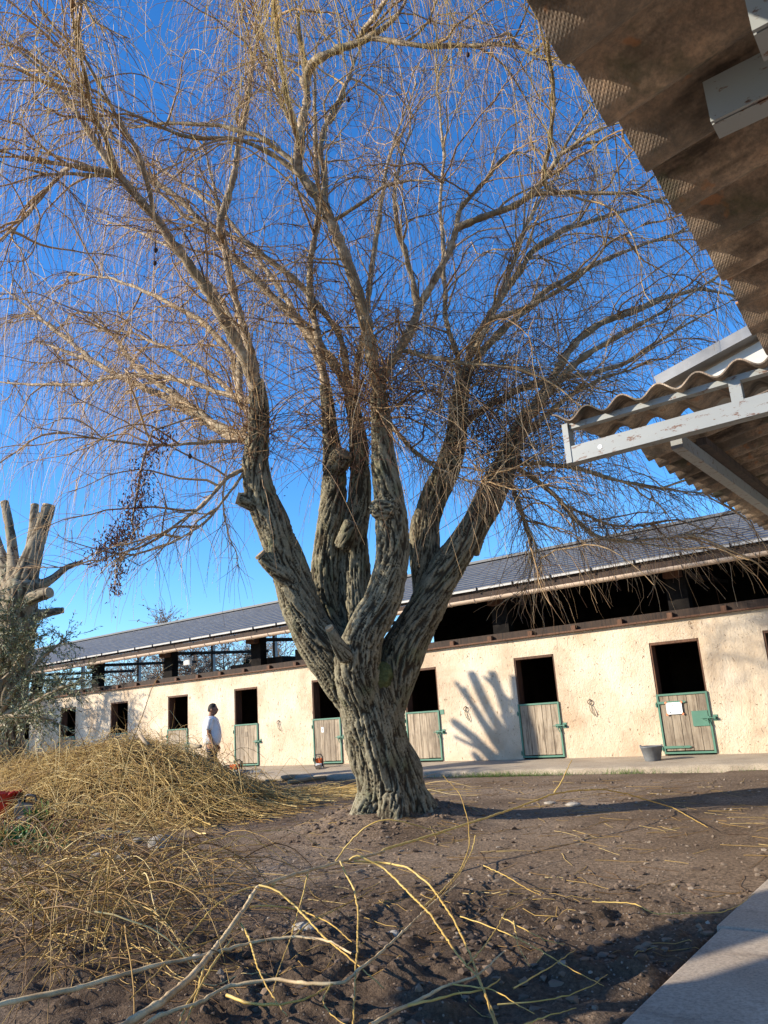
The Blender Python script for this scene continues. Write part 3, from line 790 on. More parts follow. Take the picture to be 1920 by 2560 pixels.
# far canopy with its end frame
b1 = (0.2, -9.0, -0.25)
can2 = thing("far_canopy", "lower canopy of corrugated sheets on a peeling white steel end frame at right", "canopy", b1)
S2 = 0.17
roof_of_sheets(can2, -1.27, 2.36, S2, -11.66, -4.6, 2.6, b1)
FY = -12.15
channel(can2, (-1.47, FY, 2.275), (1.1, FY, 2.275), 0.085, 0.06, b1, name="end_beam")
MB().bar(np.array((-1.455, FY, 2.425)) - b1, np.array((1.1, FY, 2.425)) - b1, 0.045, 0.028).build("end_angle", "pale_steel", can2)
MB().bar(np.array((-1.475, FY - .004, 2.234)) - b1, np.array((-1.475, FY - .004, 2.440)) - b1, 0.03, 0.066, up=(0, 1, 0)).build("end_post", "pale_steel", can2)
for x in (-.665, 0.2):
    MB().bar(np.array((x, FY - .005, 2.319)) - b1, np.array((x, FY - .005, 2.411)) - b1, 0.05, 0.045, up=(0, 1, 0)).build("stub_post", "pale_steel", can2)
MB().tube([np.array((-1.31, FY - .034, 2.275)) - b1, np.array((-1.31, FY - .028, 2.275)) - b1], 0.012, 10).build("bolt_head", "zinc", can2)
# strip of sheets over the end frame, ribs running away from the viewer
me = corr_sheet(8.0, 0.50)
for k in range(2):
    o = link("end_sheet", me, "fibre_cement", can2, np.array((-1.51 + 8 * PITCHW + k * 7.6 * PITCHW, FY - .09, 2.454 + .008 * k)) - b1, (0, -0.06, math.pi / 2))
    o.rotation_euler = (0, -0.05, math.pi / 2)
MB().bar(np.array((-1.0, -12.0, 2.262)) - b1, np.array((-1.0, -4.6, 2.262)) - b1, 0.055, 0.07).build("purlin", "pale_steel", can2)
MB().bar(np.array((-0.958, -11.7, 2.325)) - b1, np.array((-0.958, -4.6, 2.325)) - b1, 0.05, 0.04).build("packing_batten", "dark_timber", can2)
MB().bar(np.array((0.3, -12.1, 2.50)) - b1, np.array((0.3, -4.6, 2.50)) - b1, 0.06, 0.10).build("purlin", "pale_steel", can2)
for y in (-12.1, -8.4, -4.9):
    MB().tube([np.array([0.85, y, -0.3]) - b1, np.array([0.85, y, 2.24 if y < -12 else 2.66]) - b1], 0.045, 12).build("post", "pale_steel", can2)

# gabled outbuilding behind the far canopy
b2 = (1.6, -6.5, -0.2)
ob = thing("outbuilding", "pale panelled gable end with grey metal verge above the far canopy", "building", b2)
MB().box(-0.55 - 1.6, 2.4, -3.2, 3.2, 0, 3.6).build("wall", "panel_white", ob)
g0 = np.array((-1.66, -9.75, 3.46)); g1 = np.array((0.55, -9.75, 3.98)); 
mb = MB()
yb0, yb1 = -9.72 - b2[1], -9.66 - b2[1]
tri = [(-1.56, 3.42), (3.0, 3.42), (3.0, 4.0), (0.8, 4.02)]
mb.add([(x - b2[0], yb0, z - b2[2]) for x, z in tri] + [(x - b2[0], yb1, z - b2[2]) for x, z in tri], [(0, 1, 2, 3), (7, 6, 5, 4), (0, 4, 5, 1), (1, 5, 6, 2), (2, 6, 7, 3), (3, 7, 4, 0)])
mb.build("gable_panel", "panel_white", ob)
MB().bar(g0 - b2 + (0, 0, .02), np.array((1.0, -9.75, 4.085)) - b2 + (0, 0, .02), 0.16, 0.085).build("verge_flashing", "flashing", ob)
mb = MB(); A = [(-1.66, 3.50), (0.9, 4.10), (3.4, 3.9), (3.4, 3.97), (0.9, 4.17), (-1.66, 3.57)]
mb.add([(x - b2[0], -9.66 - b2[1], z - b2[2]) for x, z in A] + [(x - b2[0], -3.2 - b2[1], z - b2[2]) for x, z in A],
       [(0, 1, 4, 5), (1, 2, 3, 4), (11, 10, 7, 6), (10, 9, 8, 7)] + [(i, i + 6, (i + 1) % 6 + 6, (i + 1) % 6) for i in range(6)])
mb.build("roof", "flashing", ob)

# ================================================================== THE WILLOW
S_ = 1920.0 / 1659.0
D0 = 9.57
def dp(x, y, dd): return atd(x * S_, y * S_, D0 + dd)
def wr(w, dd): return 0.5 * w * S_ / F_PX * (D0 + dd)
LIMBS = [
 [(858,1840,220,0),(856,1795,180,0),(853,1750,164,0),(840,1680,152,0),(809,1590,142,0),(801,1510,152,0),(792,1450,145,0)],
 [(806,1620,60,0),(778,1520,96,-.01),(708,1420,102,-.05),(662,1340,93,-.05),(630,1250,86,-.05),(596,1150,77,-.1),(563,1070,70,-.12),(549,1010,62,-.12),(556,950,50,-.12),(562,890,44,-.12),(552,820,36,-.12)],
 [(812,1640,60,-.03),(792,1540,100,-.1),(767,1440,110,-.25),(786,1368,92,-.32),(826,1305,82,-.34),(846,1225,77,-.34),(847,1140,75,-.3),(840,1075,68,-.3),(829,1000,57,-.26),(825,930,50,-.25),(818,850,42,-.25)],
 [(806,1600,60,.08),(785,1490,92,.2),(728,1400,88,.38),(702,1320,76,.45),(702,1240,69,.5),(712,1150,62,.5),(722,1070,56,.5),(722,1000,50,.5),(714,930,34,.5),(702,830,26,.5)],
 [(812,1580,60,.12),(800,1460,90,.28),(768,1340,80,.42),(768,1240,70,.48),(762,1160,62,.5),(778,1080,52,.5),(778,1000,44,.52),(770,920,36,.52),(756,850,28,.52)],
 [(822,1630,60,.0),(832,1520,98,.03),(868,1412,98,0),(905,1345,90,0),(936,1280,84,0),(966,1225,76,0),(1016,1155,65,0),(1060,1075,59,0),(1088,1012,55,0),(1108,955,42,.05),(1140,890,30,.1)],
 [(934,1295,84,.08),(920,1215,74,.2),(914,1140,65,.3),(938,1070,59,.4),(970,1010,56,.42),(986,940,50,.42),(992,870,40,.42),(1004,800,32,.42)],
 [(1006,1190,62,.12),(1036,1110,58,.16),(1074,1030,54,.16),(1098,985,44,.14)],
 # stubs
 [(640,1262,52,-.12),(612,1243,40,-.22),(582,1222,34,-.28),(566,1202,30,-.3)],
 [(560,1092,46,-.14),(535,1082,36,-.2),(516,1077,30,-.22)],
 [(748,1420,40,-.5),(726,1385,26,-.62),(713,1360,20,-.68)],
 [(724,1010,48,.42),(736,992,50,.36),(742,980,48,.33)],
 [(740,1180,40,.3),(752,1150,38,.22),(760,1128,34,.2)],
 [(838,1100,70,-.36),(815,1098,50,-.42),(806,1096,36,-.46)],
 # root flare
 [(838,1620,50,.0),(822,1700,80,-.08),(790,1770,84,-.2),(752,1806,60,-.34),(706,1830,36,-.45)],
 [(842,1620,50,.0),(874,1700,80,-.08),(920,1770,76,-.18),(962,1796,56,-.34),(1010,1815,34,-.45)],
 [(838,1620,50,.0),(848,1700,80,-.16),(850,1780,90,-.4),(842,1830,70,-.62)],
 [(845,1620,50,.0),(862,1700,80,.12),(900,1770,100,.34),(930,1790,80,.6)],
 [(838,1620,50,.0),(832,1700,80,.12),(800,1770,100,.34),(770,1780,80,.6)],
]
willow = thing("willow_tree", "huge old weeping willow with thick forked trunk and bare hanging twigs", "tree", tuple(dp(852, 1795, 0)))
WI = Matrix.Translation(-willow.location)
def wp(o): o.parent = willow; o.matrix_parent_inverse = WI; return o
AX = []
mb = MB()
for L_ in LIMBS:
    P = np.array([list(dp(x, y, dd)) + [wr(w, dd) * .94] for x, y, w, dd in L_])
    Q = resample(P, max(6, int(np.linalg.norm(np.diff(P[:, :3], axis=0), axis=1).sum() / 0.09)))
    AX.append(Q)
    mb.tube([q[:3] for q in Q], [q[3] * 0.98 for q in Q], 14)
tmp = link("tmp", mb.mesh("tmp"), None)
rm = tmp.modifiers.new("r", 'REMESH'); rm.mode = 'VOXEL'; rm.voxel_size = 0.0155; rm.use_smooth_shade = True
sm = tmp.modifiers.new("s", 'SMOOTH'); sm.factor = 0.5; sm.iterations = 6
dg = bpy.context.evaluated_depsgraph_get()
ev = tmp.evaluated_get(dg); tm = bpy.data.meshes.new_from_object(ev)
V = np.empty(len(tm.vertices) * 3); tm.vertices.foreach_get("co", V); V = V.reshape(-1, 3)
NV = np.empty(len(tm.vertices) * 3); tm.vertices.foreach_get("normal", NV); NV = NV.reshape(-1, 3)
def bark_coords(V, axes):
    A = np.concatenate([q[:-1, :3] for q in axes]); B = np.concatenate([q[1:, :3] for q in axes])
    R0 = np.concatenate([q[:-1, 3] for q in axes])
    SS = np.concatenate([np.concatenate([[0], np.cumsum(np.linalg.norm(np.diff(q[:, :3], axis=0), axis=1))])[:-1] for q in axes])
    UU, WW = [], []; LI = []
    for i, q in enumerate(axes):
        T, U, Wv = frames(q[:, :3]); UU.append(U[:-1]); WW.append(Wv[:-1]); LI += [i] * (len(q) - 1)
    UU = np.concatenate(UU); WW = np.concatenate(WW); LI = np.array(LI)
    out = np.empty((len(V), 3)); rad = np.empty(len(V))
    AB = B - A; ll = (AB ** 2).sum(1)
    for c in range(0, len(V), 4000):
        v = V[c:c + 4000]
        t = np.clip(((v[:, None] - A[None]) * AB[None]).sum(2) / ll[None], 0, 1)
        cl = A[None] + AB[None] * t[..., None]
        d = np.linalg.norm(v[:, None] - cl, axis=2) / R0[None]
        k = d.argmin(1); ii = np.arange(len(v)); rel = v - cl[ii, k]
        out[c:c + 4000] = np.stack([(rel * UU[k]).sum(1), (rel * WW[k]).sum(1), SS[k] + t[ii, k] * np.sqrt(ll[k]) + LI[k] * 3.7], 1)
        rad[c:c + 4000] = R0[k]
    return out, rad
BC, RAD = bark_coords(V, AX)
def grain(V, NV, axes, f1=44.0, f2=62.0, half=0.19, twist=0.22, rng_off=0.0):
    """furrow field drawn out along the smoothly blended direction of the limbs; 0 = ridge, 1 = bottom of a furrow"""
    A = np.concatenate([q[:-1, :3] for q in axes]); B = np.concatenate([q[1:, :3] for q in axes]); R0 = np.concatenate([q[:-1, 3] for q in axes])
    AB = B - A; ll = (AB ** 2).sum(1); Tn = AB / np.sqrt(ll)[:, None]; Tn = Tn * np.where(Tn[:, 2:] < -.05, -1, 1)
    T = np.empty_like(V)
    for c in range(0, len(V), 4000):
        v = V[c:c + 4000]; t = np.clip(((v[:, None] - A[None]) * AB[None]).sum(2) / ll[None], 0, 1)
        d = np.linalg.norm(v[:, None] - (A[None] + AB[None] * t[..., None]), axis=2) / R0[None]
        w = 1 / (d + .05) ** 9; T[c:c + 4000] = (w[..., None] * Tn[None]).sum(1)
    T /= np.linalg.norm(T, axis=1, keepdims=True)
    T = T - NV * (T * NV).sum(1, keepdims=True) * .8 + np.cross(NV, T) * twist * np.sin(V[:, 2:] * 1.7 + V[:, :1] * 2.3); T /= np.linalg.norm(T, axis=1, keepdims=True)
    out = []
    for f, h in ((f1, half), (f2, half * .55)):
        acc = 0
        for k in np.linspace(-1, 1, 25 if f < 50 else 17):
            p = (V + T * k * h) * f + rng_off
            acc = acc + vnoise(p[:, 0], p[:, 1], p[:, 2]) * (1.15 - abs(k))
        acc = (acc - acc.mean()) / acc.std()
        out.append(np.exp(-(acc / .5) ** 2))           # narrow furrows along the zero line of the field
    return out
r1, r2 = grain(V, NV, AX)
amp = np.clip(RAD * 0.16, 0.006, 0.030)
lump = fbm(V[:, 0] * 4.5, V[:, 1] * 4.5, V[:, 2] * 2.0, 3) - .5
patch = fbm(V[:, 0] * 2.2 + 9, V[:, 1] * 2.2, V[:, 2] * 1.5, 2)
disp = amp * (0.55 - 1.0 * r1 - 0.35 * r2)
lowf = np.clip((dp(850, 1640, 0)[2] - V[:, 2]) / 1.0, 0, 1)
ctr = np.array(dp(845, 1720, 0)); ang = np.arctan2(V[:, 1] - ctr[1], V[:, 0] - ctr[0])
flute = lowf * 0.05 * np.sin(ang * 6 + 2.2 * np.sin(V[:, 2] * 1.6))
V2 = V + NV * (disp + 0.28 * RAD * lump + flute)[:, None]
groove = np.clip(0.80 * r1 + 0.45 * r2 - .02 + .35 * (patch - .5), 0, 1) * np.clip(RAD / 0.10, 0.4, 1)
tm.vertices.foreach_set("co", V2.astype(np.float32).ravel())
at = tm.attributes.new("bark", 'FLOAT_VECTOR', 'POINT'); at.data.foreach_set("vector", BC.astype(np.float32).ravel())
at = tm.attributes.new("groove", 'FLOAT', 'POINT'); at.data.foreach_set("value", groove.astype(np.float32))
tm.polygons.foreach_set("use_smooth", np.ones(len(tm.polygons), bool)); tm.update()
bpy.data.objects.remove(tmp)
tm.materials.clear()
trunk = wp(link("trunk", tm, "willow_bark"))
# moss cushion and cut faces
me = rock_mesh("moss", (0.19, 0.16, 0.15), 4, 4); mv = np.array([v.co[:] for v in me.vertices]); mv *= (1 + .22 * (fbm(mv[:, 0] * 22, mv[:, 1] * 22, mv[:, 2] * 22, 3) - .5))[:, None]; me.vertices.foreach_set("co", mv.astype(np.float32).ravel()); me.update(); mo = wp(link("moss_cushion", me, "moss", None, tuple(dp(815, 1458, -.20)))); mo["label"] = "dark mossy burr between the limbs"
def disc(name, p, nrm, r, mat, parent):
    nrm = np.array(nrm, float); nrm /= np.linalg.norm(nrm)
    o = MB().tube([np.array(p) - nrm * 0.02, np.array(p) + nrm * 0.012], [r, r * .96], 14).build(name, mat, None); return o
for (x, y, dd, ax, r) in ((566, 1202, -.3, 8, .075), (516, 1077, -.22, 9, .075), (713, 1360, -.68, 10, .05), (742, 980, .33, 11, .12)):
    q = AX[ax]; wp(disc("cut_face", q[-1, :3] + (q[-1, :3] - q[-2, :3]) * .3, q[-1, :3] - q[-2, :3], r, "cut_wood", None))

# traced branches: start/end width px, start/end depth offset, points
BR = [
 (38, 10, -.12, -1.2, [(552,850),(532,780),(458,645),(400,560),(330,465),(262,385),(215,320),(150,220),(90,150),(0,80),(-60,30)]),
 (30, 10, -.12, .6, [(556,850),(548,790),(525,700),(500,620),(482,510),(470,440),(455,380),(440,300)]),
 (30, 11, -.1, 4.6, [(550,955),(505,945),(470,928),(420,895),(360,858),(280,825),(200,780),(130,755),(80,738)]),
 (24, 10, -.1, 4.8, [(540,960),(470,920),(400,870),(330,822),(290,790),(250,730),(200,690),(160,668)]),
 (14, 9, 3.4, 5.0, [(200,775),(150,735),(100,700),(60,665),(0,615)]),
 (16, 9, 0, 4.4, [(545,880),(480,850),(420,830),(360,815),(300,810),(240,815),(190,830),(120,830),(40,830),(-20,822)]),
 (12, 4, -.1, -.7, [(520,950),(450,955),(380,962),(300,960),(200,945),(120,930),(75,925)]),
 (13, 5, -.1, -.9, [(530,1000),(490,1030),(450,1080),(390,1130),(340,1165),(260,1195),(180,1220)]),
 (9, 4, -.1, -1.1, [(535,1010),(500,1060),(450,1120),(400,1160),(320,1190),(250,1210)]),
 (20, 7, -.5, -1.5, [(262,385),(230,372),(180,362),(120,352),(60,350),(0,325),(-40,310)]),
 (14, 5, -.5, -1.8, [(262,388),(180,375),(100,378),(0,352)]),
 (12, 4, -.5, -1.5, [(130,372),(80,440),(40,490),(0,520)]),
 (40, 22, -.25, -.5, [(818,870),(806,770),(782,665),(755,580),(722,495),(700,445),(662,398),(640,372),(648,290),(664,210),(660,165)]),
 (30, 12, -.5, -1.3, [(660,175),(668,140),(700,118),(760,95),(808,76),(850,40),(872,10),(890,-40)]),
 (18, 7, -.9, -1.9, [(806,78),(850,88),(905,101),(1000,98),(1060,96),(1120,99),(1160,120),(1200,135),(1260,155)]),
 (18, 8, -.5, -.9, [(662,170),(655,110),(645,55),(630,-20)]),
 (14, 6, -.4, 0.3, [(648,300),(600,200),(575,120),(565,50),(540,-20)]),
 (24, 10, .5, .7, [(700,840),(690,740),(668,640),(672,560),(690,470),(686,380),(682,280),(680,180),(682,100),(712,45)]),
 (22, 8, -.4, .8, [(712,455),(702,400),(690,330),(700,280),(740,200),(770,120),(800,60)]),
 (34, 16, -.25, -.2, [(820,860),(822,820),(870,742),(903,670),(942,600),(972,540),(985,492)]),
 (24, 10, -.2, -1.0, [(985,495),(1050,468),(1125,438),(1172,395),(1212,330),(1250,265),(1285,212)]),
 (16, 6, -.2, -.5, [(985,492),(992,445),(1050,395),(1078,345),(1110,325),(1138,334),(1160,365)]),
 (14, 6, -.6, -1.0, [(1150,420),(1220,412),(1300,418),(1380,412),(1440,408)]),
 (12, 5, -.8, -1.4, [(1212,325),(1270,290),(1330,268),(1380,250)]),
 (28, 8, .5, 1.6, [(756,870),(720,780),(640,690),(560,610),(470,520),(400,440),(330,390),(250,300),(160,190),(60,90)]),
 (22, 8, .5, 1.0, [(760,860),(735,720),(650,615),(540,530),(470,492),(400,470),(330,400),(290,330)]),
 (18, 6, -.3, .6, [(668,405),(640,355),(560,292),(480,272),(380,265),(300,272),(200,250)]),
 (14, 5, -.3, -.9, [(660,400),(600,340),(520,300),(430,300),(380,290),(300,250),(200,210),(100,200)]),
 (14, 5, -.5, -2.0, [(330,465),(300,330),(250,250),(180,120),(120,60),(60,-20)]),
 (20, 9, 0, .9, [(470,500),(500,400),(520,300),(540,180),(560,60),(570,-20)]),
 (26, 10, .42, .8, [(1004,820),(1020,740),(1060,680),(1110,600),(1150,540),(1230,490),(1300,470),(1400,440),(1450,425)]),
 (24, 8, .42, 1.4, [(1000,830),(1040,760),(1100,700),(1190,620),(1290,570),(1380,530),(1480,500),(1540,490)]),
 (28, 9, .1, .5, [(1120,940),(1155,870),(1205,800),(1245,735),(1300,695),(1370,672),(1440,640),(1520,622),(1600,640),(1660,690)]),
 (26, 8, .1, -.6, [(1120,930),(1180,850),(1260,770),(1330,730),(1400,690),(1490,640),(1540,600)]),
 (22, 7, .3, 1.4, [(995,920),(1050,880),(1110,845),(1180,825),(1260,810),(1340,790),(1420,740),(1500,690),(1600,640)]),
 (18, 6, .1, -.4, [(1110,960),(1170,905),(1240,850),(1300,815),(1360,800),(1440,770)]),
 (16, 6, .1, .6, [(1100,1000),(1170,1000),(1250,1012),(1340,1040),(1430,1055),(1530,1066)]),
 (16, 5, .1, .3, [(1100,1010),(1150,1030),(1200,1070),(1240,1120),(1290,1160),(1360,1170),(1440,1160),(1520,1150)]),
 (12, 4, .2, 1.2, [(1100,1000),(1160,1040),(1220,1090),(1300,1130),(1360,1140),(1420,1130)]),
 (12, 4, 0, -.2, [(1098,1010),(1120,1080),(1140,1150),(1150,1210),(1140,1260),(1120,1300)]),
 (12, 4, .1, -.5, [(1098,1000),(1120,1100),(1160,1180),(1170,1230)]),
 (22, 8, .52, 2.2, [(770,900),(770,800),(790,700),(800,600),(820,480),(830,380),(860,280),(900,180)]),
 (18, 6, .4, 2.4, [(990,870),(990,780),(960,680),(960,560),(950,450),(960,330),(945,200),(940,80)]),
 (20, 7, -.2, .3, [(900,672),(890,600),(860,500),(850,420),(870,330),(900,260)]),
 (18, 6, .0, 1.5, [(1030,750),(1080,640),(1120,540),(1140,480),(1190,400),(1250,300)]),
 (16, 6, .2, -.9, [(1060,690),(1150,660),(1250,600),(1320,520),(1400,480)]),
 (16, 5, -.2, -1.0, [(860,760),(920,770),(1000,785),(1080,790),(1150,800)]),
 (14, 5, -.2, -1.4, [(720,490),(780,440),(830,400),(900,390),(960,395)]),
 (14, 5, .4, -.8, [(830,900),(880,960),(940,1010),(1010,1040),(1060,1040)]),
 # boughs on the far left side of the crown
 (20, 8, .3, 3.6, [(555,860),(500,760),(430,690),(340,640),(240,600),(140,590)]),
 (18, 7, .3, 3.9, [(550,830),(520,720),(460,620),(380,540),(300,500),(210,470)]),
 (18, 7, .4, 4.2, [(720,800),(640,680),(560,560),(480,460),(400,400),(330,350)]),
 (16, 6, .4, 3.4, [(545,900),(470,820),(380,760),(290,720),(200,710)]),
 # overhead branches reaching over the yard towards the viewer
 (18, 8, -.6, -4.0, [(640,300),(610,160),(590,20),(600,-140),(620,-330)]),
 (16, 7, -.6, -3.6, [(760,100),(850,-20),(920,-140),(960,-260)]),
 (16, 7, -.6, -3.4, [(262,385),(200,240),(160,60),(120,-150)]),
 (14, 6, -1.0, -3.0, [(1170,395),(1200,240),(1180,60),(1150,-120)]),
]
BPTS = []   # (points, radii, dir) for spawning
for w0, w1, d0, d1, pts in BR:
    n0 = len(pts)
    P = np.array([list(dp(x, y, d0 + (d1 - d0) * i / (n0 - 1))) + [wr(w0 + (w1 - w0) * (i / (n0 - 1)) ** .8, d0 + (d1 - d0) * i / (n0 - 1))] for i, (x, y) in enumerate(pts)])
    ALL = np.concatenate([q[:, :3] for q in AX] + [q[:, :3] for q in BPTS]); dn = np.linalg.norm(ALL - P[0, :3], axis=1)
    if dn.min() < .8: P = np.concatenate([np.array([[*ALL[dn.argmin()], P[0, 3]]]), P[1:] if dn.min() < .25 else P])     # grow out of the bough it belongs to
    ln = np.linalg.norm(np.diff(P[:, :3], axis=0), axis=1).sum()
    Q = resample(P, max(8, int(ln / 0.07)))
    if w1 < 13: Q[:, 3] *= np.interp(np.linspace(0, 1, len(Q)), [0, .62, 1], [1, 1, .34])
    Q[:, 3] = np.maximum(Q[:, 3] * 0.80, 0.006)
    jit = RNG.normal(size=(len(Q), 3)) * 0.012; jit[0] = 0
    for _ in range(2): jit[1:-1] = (jit[:-2] + jit[1:-1] + jit[2:]) / 3
    Q[:, :3] += jit
    BPTS.append(Q)
    sides = 8; T, U, Wv = frames(Q[:, :3]); a = np.arange(sides) * 2 * np.pi / sides
    rr = Q[:, 3] * (1 + 0.16 * RNG.normal(size=len(Q)).clip(-1.2, 1.5))
    ring = U[:, None] * np.cos(a)[None, :, None] + Wv[:, None] * np.sin(a)[None, :, None]
    Vb = Q[:, None, :3] + rr[:, None, None] * ring
    s = np.concatenate([[0], np.cumsum(np.linalg.norm(np.diff(Q[:, :3], axis=0), axis=1))])
    bc = np.stack([np.repeat((rr[:, None] * np.cos(a)[None]), 1, 1), rr[:, None] * np.sin(a)[None], np.repeat(s[:, None], sides, 1) + RNG.uniform(0, 50)], -1)
    idx = np.arange(len(Q) * sides).reshape(-1, sides); j = (np.arange(sides) + 1) % sides
    F = np.stack([idx[:-1], idx[:-1][:, j], idx[1:][:, j], idx[1:]], -1).reshape(-1, 4)
    wp(link("branch", mesh_np("branch", Vb.reshape(-1, 3), F, {"bark": bc.reshape(-1, 3)}, True), "branch_bark"))

# ---- secondary branches
def spawn_from(Qs, n, lo=0.25, pw=1.0):
    """random points and tangents on the branches, weighted by length"""
    lens = np.array([len(q) for q in Qs], float); pi = RNG.choice(len(Qs), n, p=lens / lens.sum())
    P, T, Tt = [], [], []
    for i in pi:
        q = Qs[i]; t = lo + (1 - lo) * RNG.random() ** pw; k = min(int(t * (len(q) - 1)), len(q) - 2); f = RNG.random()
        P.append(q[k, :3] * (1 - f) + q[k + 1, :3] * f); d = q[k + 1, :3] - q[k, :3]; T.append(d / np.linalg.norm(d)); Tt.append(t)
    return np.array(P), np.array(T), np.array(Tt)
AXW = np.array(dp(830, 1200, 0.1))
def outward(P):
    d = P - AXW; d[:, 2] *= 0.3; return d / (np.linalg.norm(d, axis=1, keepdims=True) + 1e-6)
geo_sub = []
P, T, t = spawn_from(BPTS, 560, 0.12)
Dn = T * 0.8 + outward(P) * 0.35 + RNG.normal(size=P.shape) * 0.55 + np.array([0, 0, .25])
Ln = RNG.uniform(0.7, 2.3, len(P))
SUB = grow(P, Dn, Ln, 12, 0.5, 0.19)
def clear_wall(G):
    """twigs trimmed clear of the wall front, as a horse can reach"""
    v = G - CAM; d = v @ FW; x = 960 + F_PX * (v @ RT) / d; y = 1280 - F_PX * (v @ UP) / d
    lim = 1590 + RNG.exponential(22, len(G))[:, None] + np.where(x < 900, 60, 0)
    return ~((y > lim).any(1))
keep = clear_wall(SUB); SUB = SUB[keep]; P = P[keep]
geo_sub.append(tubes(SUB, taper(len(P), 12, RNG.uniform(.009, .019, len(P)), .004), 5, RNG.random(len(P)) * .5 + .35))
wp(strands_obj("side_branches", geo_sub, "twig_brown"))["kind"] = "stuff"
SUBQ = [np.concatenate([s_, np.zeros((12, 1))], 1) for s_ in SUB]
# ---- fine twigs: short laterals through the crown
tw = []
P, T, t = spawn_from(SUBQ + BPTS, 6200, 0.1)
Dn = T * 0.7 + RNG.normal(size=P.shape) * 0.6 + outward(P) * .2
Ln = RNG.uniform(0.25, 0.95, len(P))
G_ = grow(P, Dn, Ln, 6, 0.9, 0.14)
keep = clear_wall(G_); G_ = G_[keep]; P = P[keep]
tw.append(tubes(G_, taper(len(P), 6, RNG.uniform(.003, .0056, len(P)), .0014), 3, RNG.random(len(P)) ** 1.5))
wp(strands_obj("fine_twigs", tw, "twig_brown"))["kind"] = "stuff"
# ---- weeping strands
we = []
P, T, t = spawn_from(SUBQ, 5000, 0.3)
keep = np.ones(len(P), bool)
Dn = T * 0.6 + RNG.normal(size=P.shape) * 0.45 + np.array([0, 0, -.15])
Ln = RNG.uniform(0.5, 1.9, len(P)) * np.clip((P[:, 2] - 1.6) / 3.0, 0.3, 1.0)
G_ = grow(P, Dn, Ln, 9, 2.6, 0.085)
keep = clear_wall(G_); G_ = G_[keep]; P = P[keep]
lowz = G_[:, :, 2].min(1); keep = lowz > np.where(P[:, 0] > -6.6, 2.75, 2.0) + RNG.normal(size=len(P)) * .15; G_ = G_[keep]; P = P[keep]
we.append(tubes(G_, taper(len(P), 9, RNG.uniform(.003, .0052, len(P)), .0013), 3, np.clip(RNG.normal(.6, .32, len(P)), 0, 1)))
wp(strands_obj("weeping_twigs", we, "twig_brown"))["kind"] = "stuff"
# ---- tips hanging in front of the dark eaves
LQ = [q for q in BPTS if q[-1, 2] < 4.6 and q[-1, 0] > -6.8]
P, T, t = spawn_from(LQ, 620, 0.25)
G_ = grow(P, T * .7 + RNG.normal(size=P.shape) * .5 + np.array([0, 0, -.1]), RNG.uniform(.3, 1.2, len(P)), 9, RNG.uniform(.2, 1.8, len(P)), .2)
v_ = G_ - CAM; d_ = v_ @ FW; yy_ = 1280 - F_PX * (v_ @ UP) / d_; G_ = G_[(yy_ < 1600 + RNG.exponential(18, len(G_))[:, None]).all(1)]
wp(strands_obj("hanging_tips", [tubes(G_, taper(len(G_), 9, RNG.uniform(.003, .0065, len(G_)), .0016), 3, np.clip(RNG.normal(.6, .3, len(G_)), 0, 1))], "twig_brown"))["kind"] = "stuff"
# ---- golden strands hanging from the overhead branches
go = []
P, T, t = spawn_from(BPTS[-4:] + BPTS[-4:-3], 330, 0.5)
Dn = T * 0.3 + RNG.normal(size=P.shape) * 0.5
G_ = grow(P, Dn, RNG.uniform(0.9, 2.4, len(P)), 14, 2.2, 0.10)
go.append(tubes(G_, taper(len(P), 14, RNG.uniform(.0030, .0048, len(P)), .0014), 4, np.clip(RNG.normal(.55, .25, len(P)), 0, 1)))
Pq, Tq, _ = spawn_from([np.concatenate([s_, np.zeros((14, 1))], 1) for s_ in G_], 900, .1)
G2 = grow(Pq, Tq * .6 + RNG.normal(size=Pq.shape) * .6, RNG.uniform(.15, .5, len(Pq)), 5, 1.5, .12)
go.append(tubes(G2, taper(len(Pq), 5, .0026, .0012), 3, np.clip(RNG.normal(.6, .25, len(Pq)), 0, 1)))
wp(strands_obj("golden_twigs", go, "twig_golden"))["kind"] = "stuff"
# ---- dense young shoots round the pollard heads, and brown dead leaves
HEADS = [((552, 930, -.12), .22, 120), ((822, 860, -.25), .26, 170), ((735, 930, .5), .30, 130), ((992, 880, .42), .3, 150), ((1098, 985, .1), .28, 230), ((900, 820, .2), .6, 180), ((1060, 900, .3), .6, 190), ((770, 760, .4), .5, 180), ((1180, 830, .2), .6, 200)]
sh = []; SHP = []
for (x, y, dd), rad, n in HEADS:
    c = np.array(dp(x, y, dd)); P = c + RNG.normal(size=(n, 3)) * rad * np.array([.7, .7, .8])
    Dn = RNG.normal(size=(n, 3)) * .75 + np.array([0, 0, .55]) + outward(P) * .5
    G_ = grow(P, Dn, RNG.uniform(.5, 2.3, n), 10, RNG.uniform(.1, 1.3, n), .10)
    G_ = G_[clear_wall(G_)]; n = len(G_)
    sh.append(tubes(G_, taper(n, 10, RNG.uniform(.0035, .009, n), .0018), 3, np.clip(RNG.normal(.45, .3, n), 0, 1)))
    SHP += [np.concatenate([s_, np.zeros((10, 1))], 1) for s_ in G_]
wp(strands_obj("young_shoots", sh, "twig_brown"))["kind"] = "stuff"
rs = []
for (x, y, dd), rad, n in HEADS[:5]:
    c = np.array(dp(x, y, dd)); n = int(n * .8); P = c + RNG.normal(size=(n, 3)) * rad * np.array([.8, .8, 1.2])
    G_ = grow(P, RNG.normal(size=(n, 3)) * .8 + np.array([0, 0, -.1]), RNG.uniform(.2, .8, n), 7, 1.2, .16)
    rs.append(tubes(G_, taper(n, 7, .0036, .0016), 3, RNG.random(n)))
wp(strands_obj("red_shoots", rs, "shoot_red"))["kind"] = "stuff"
lv = []
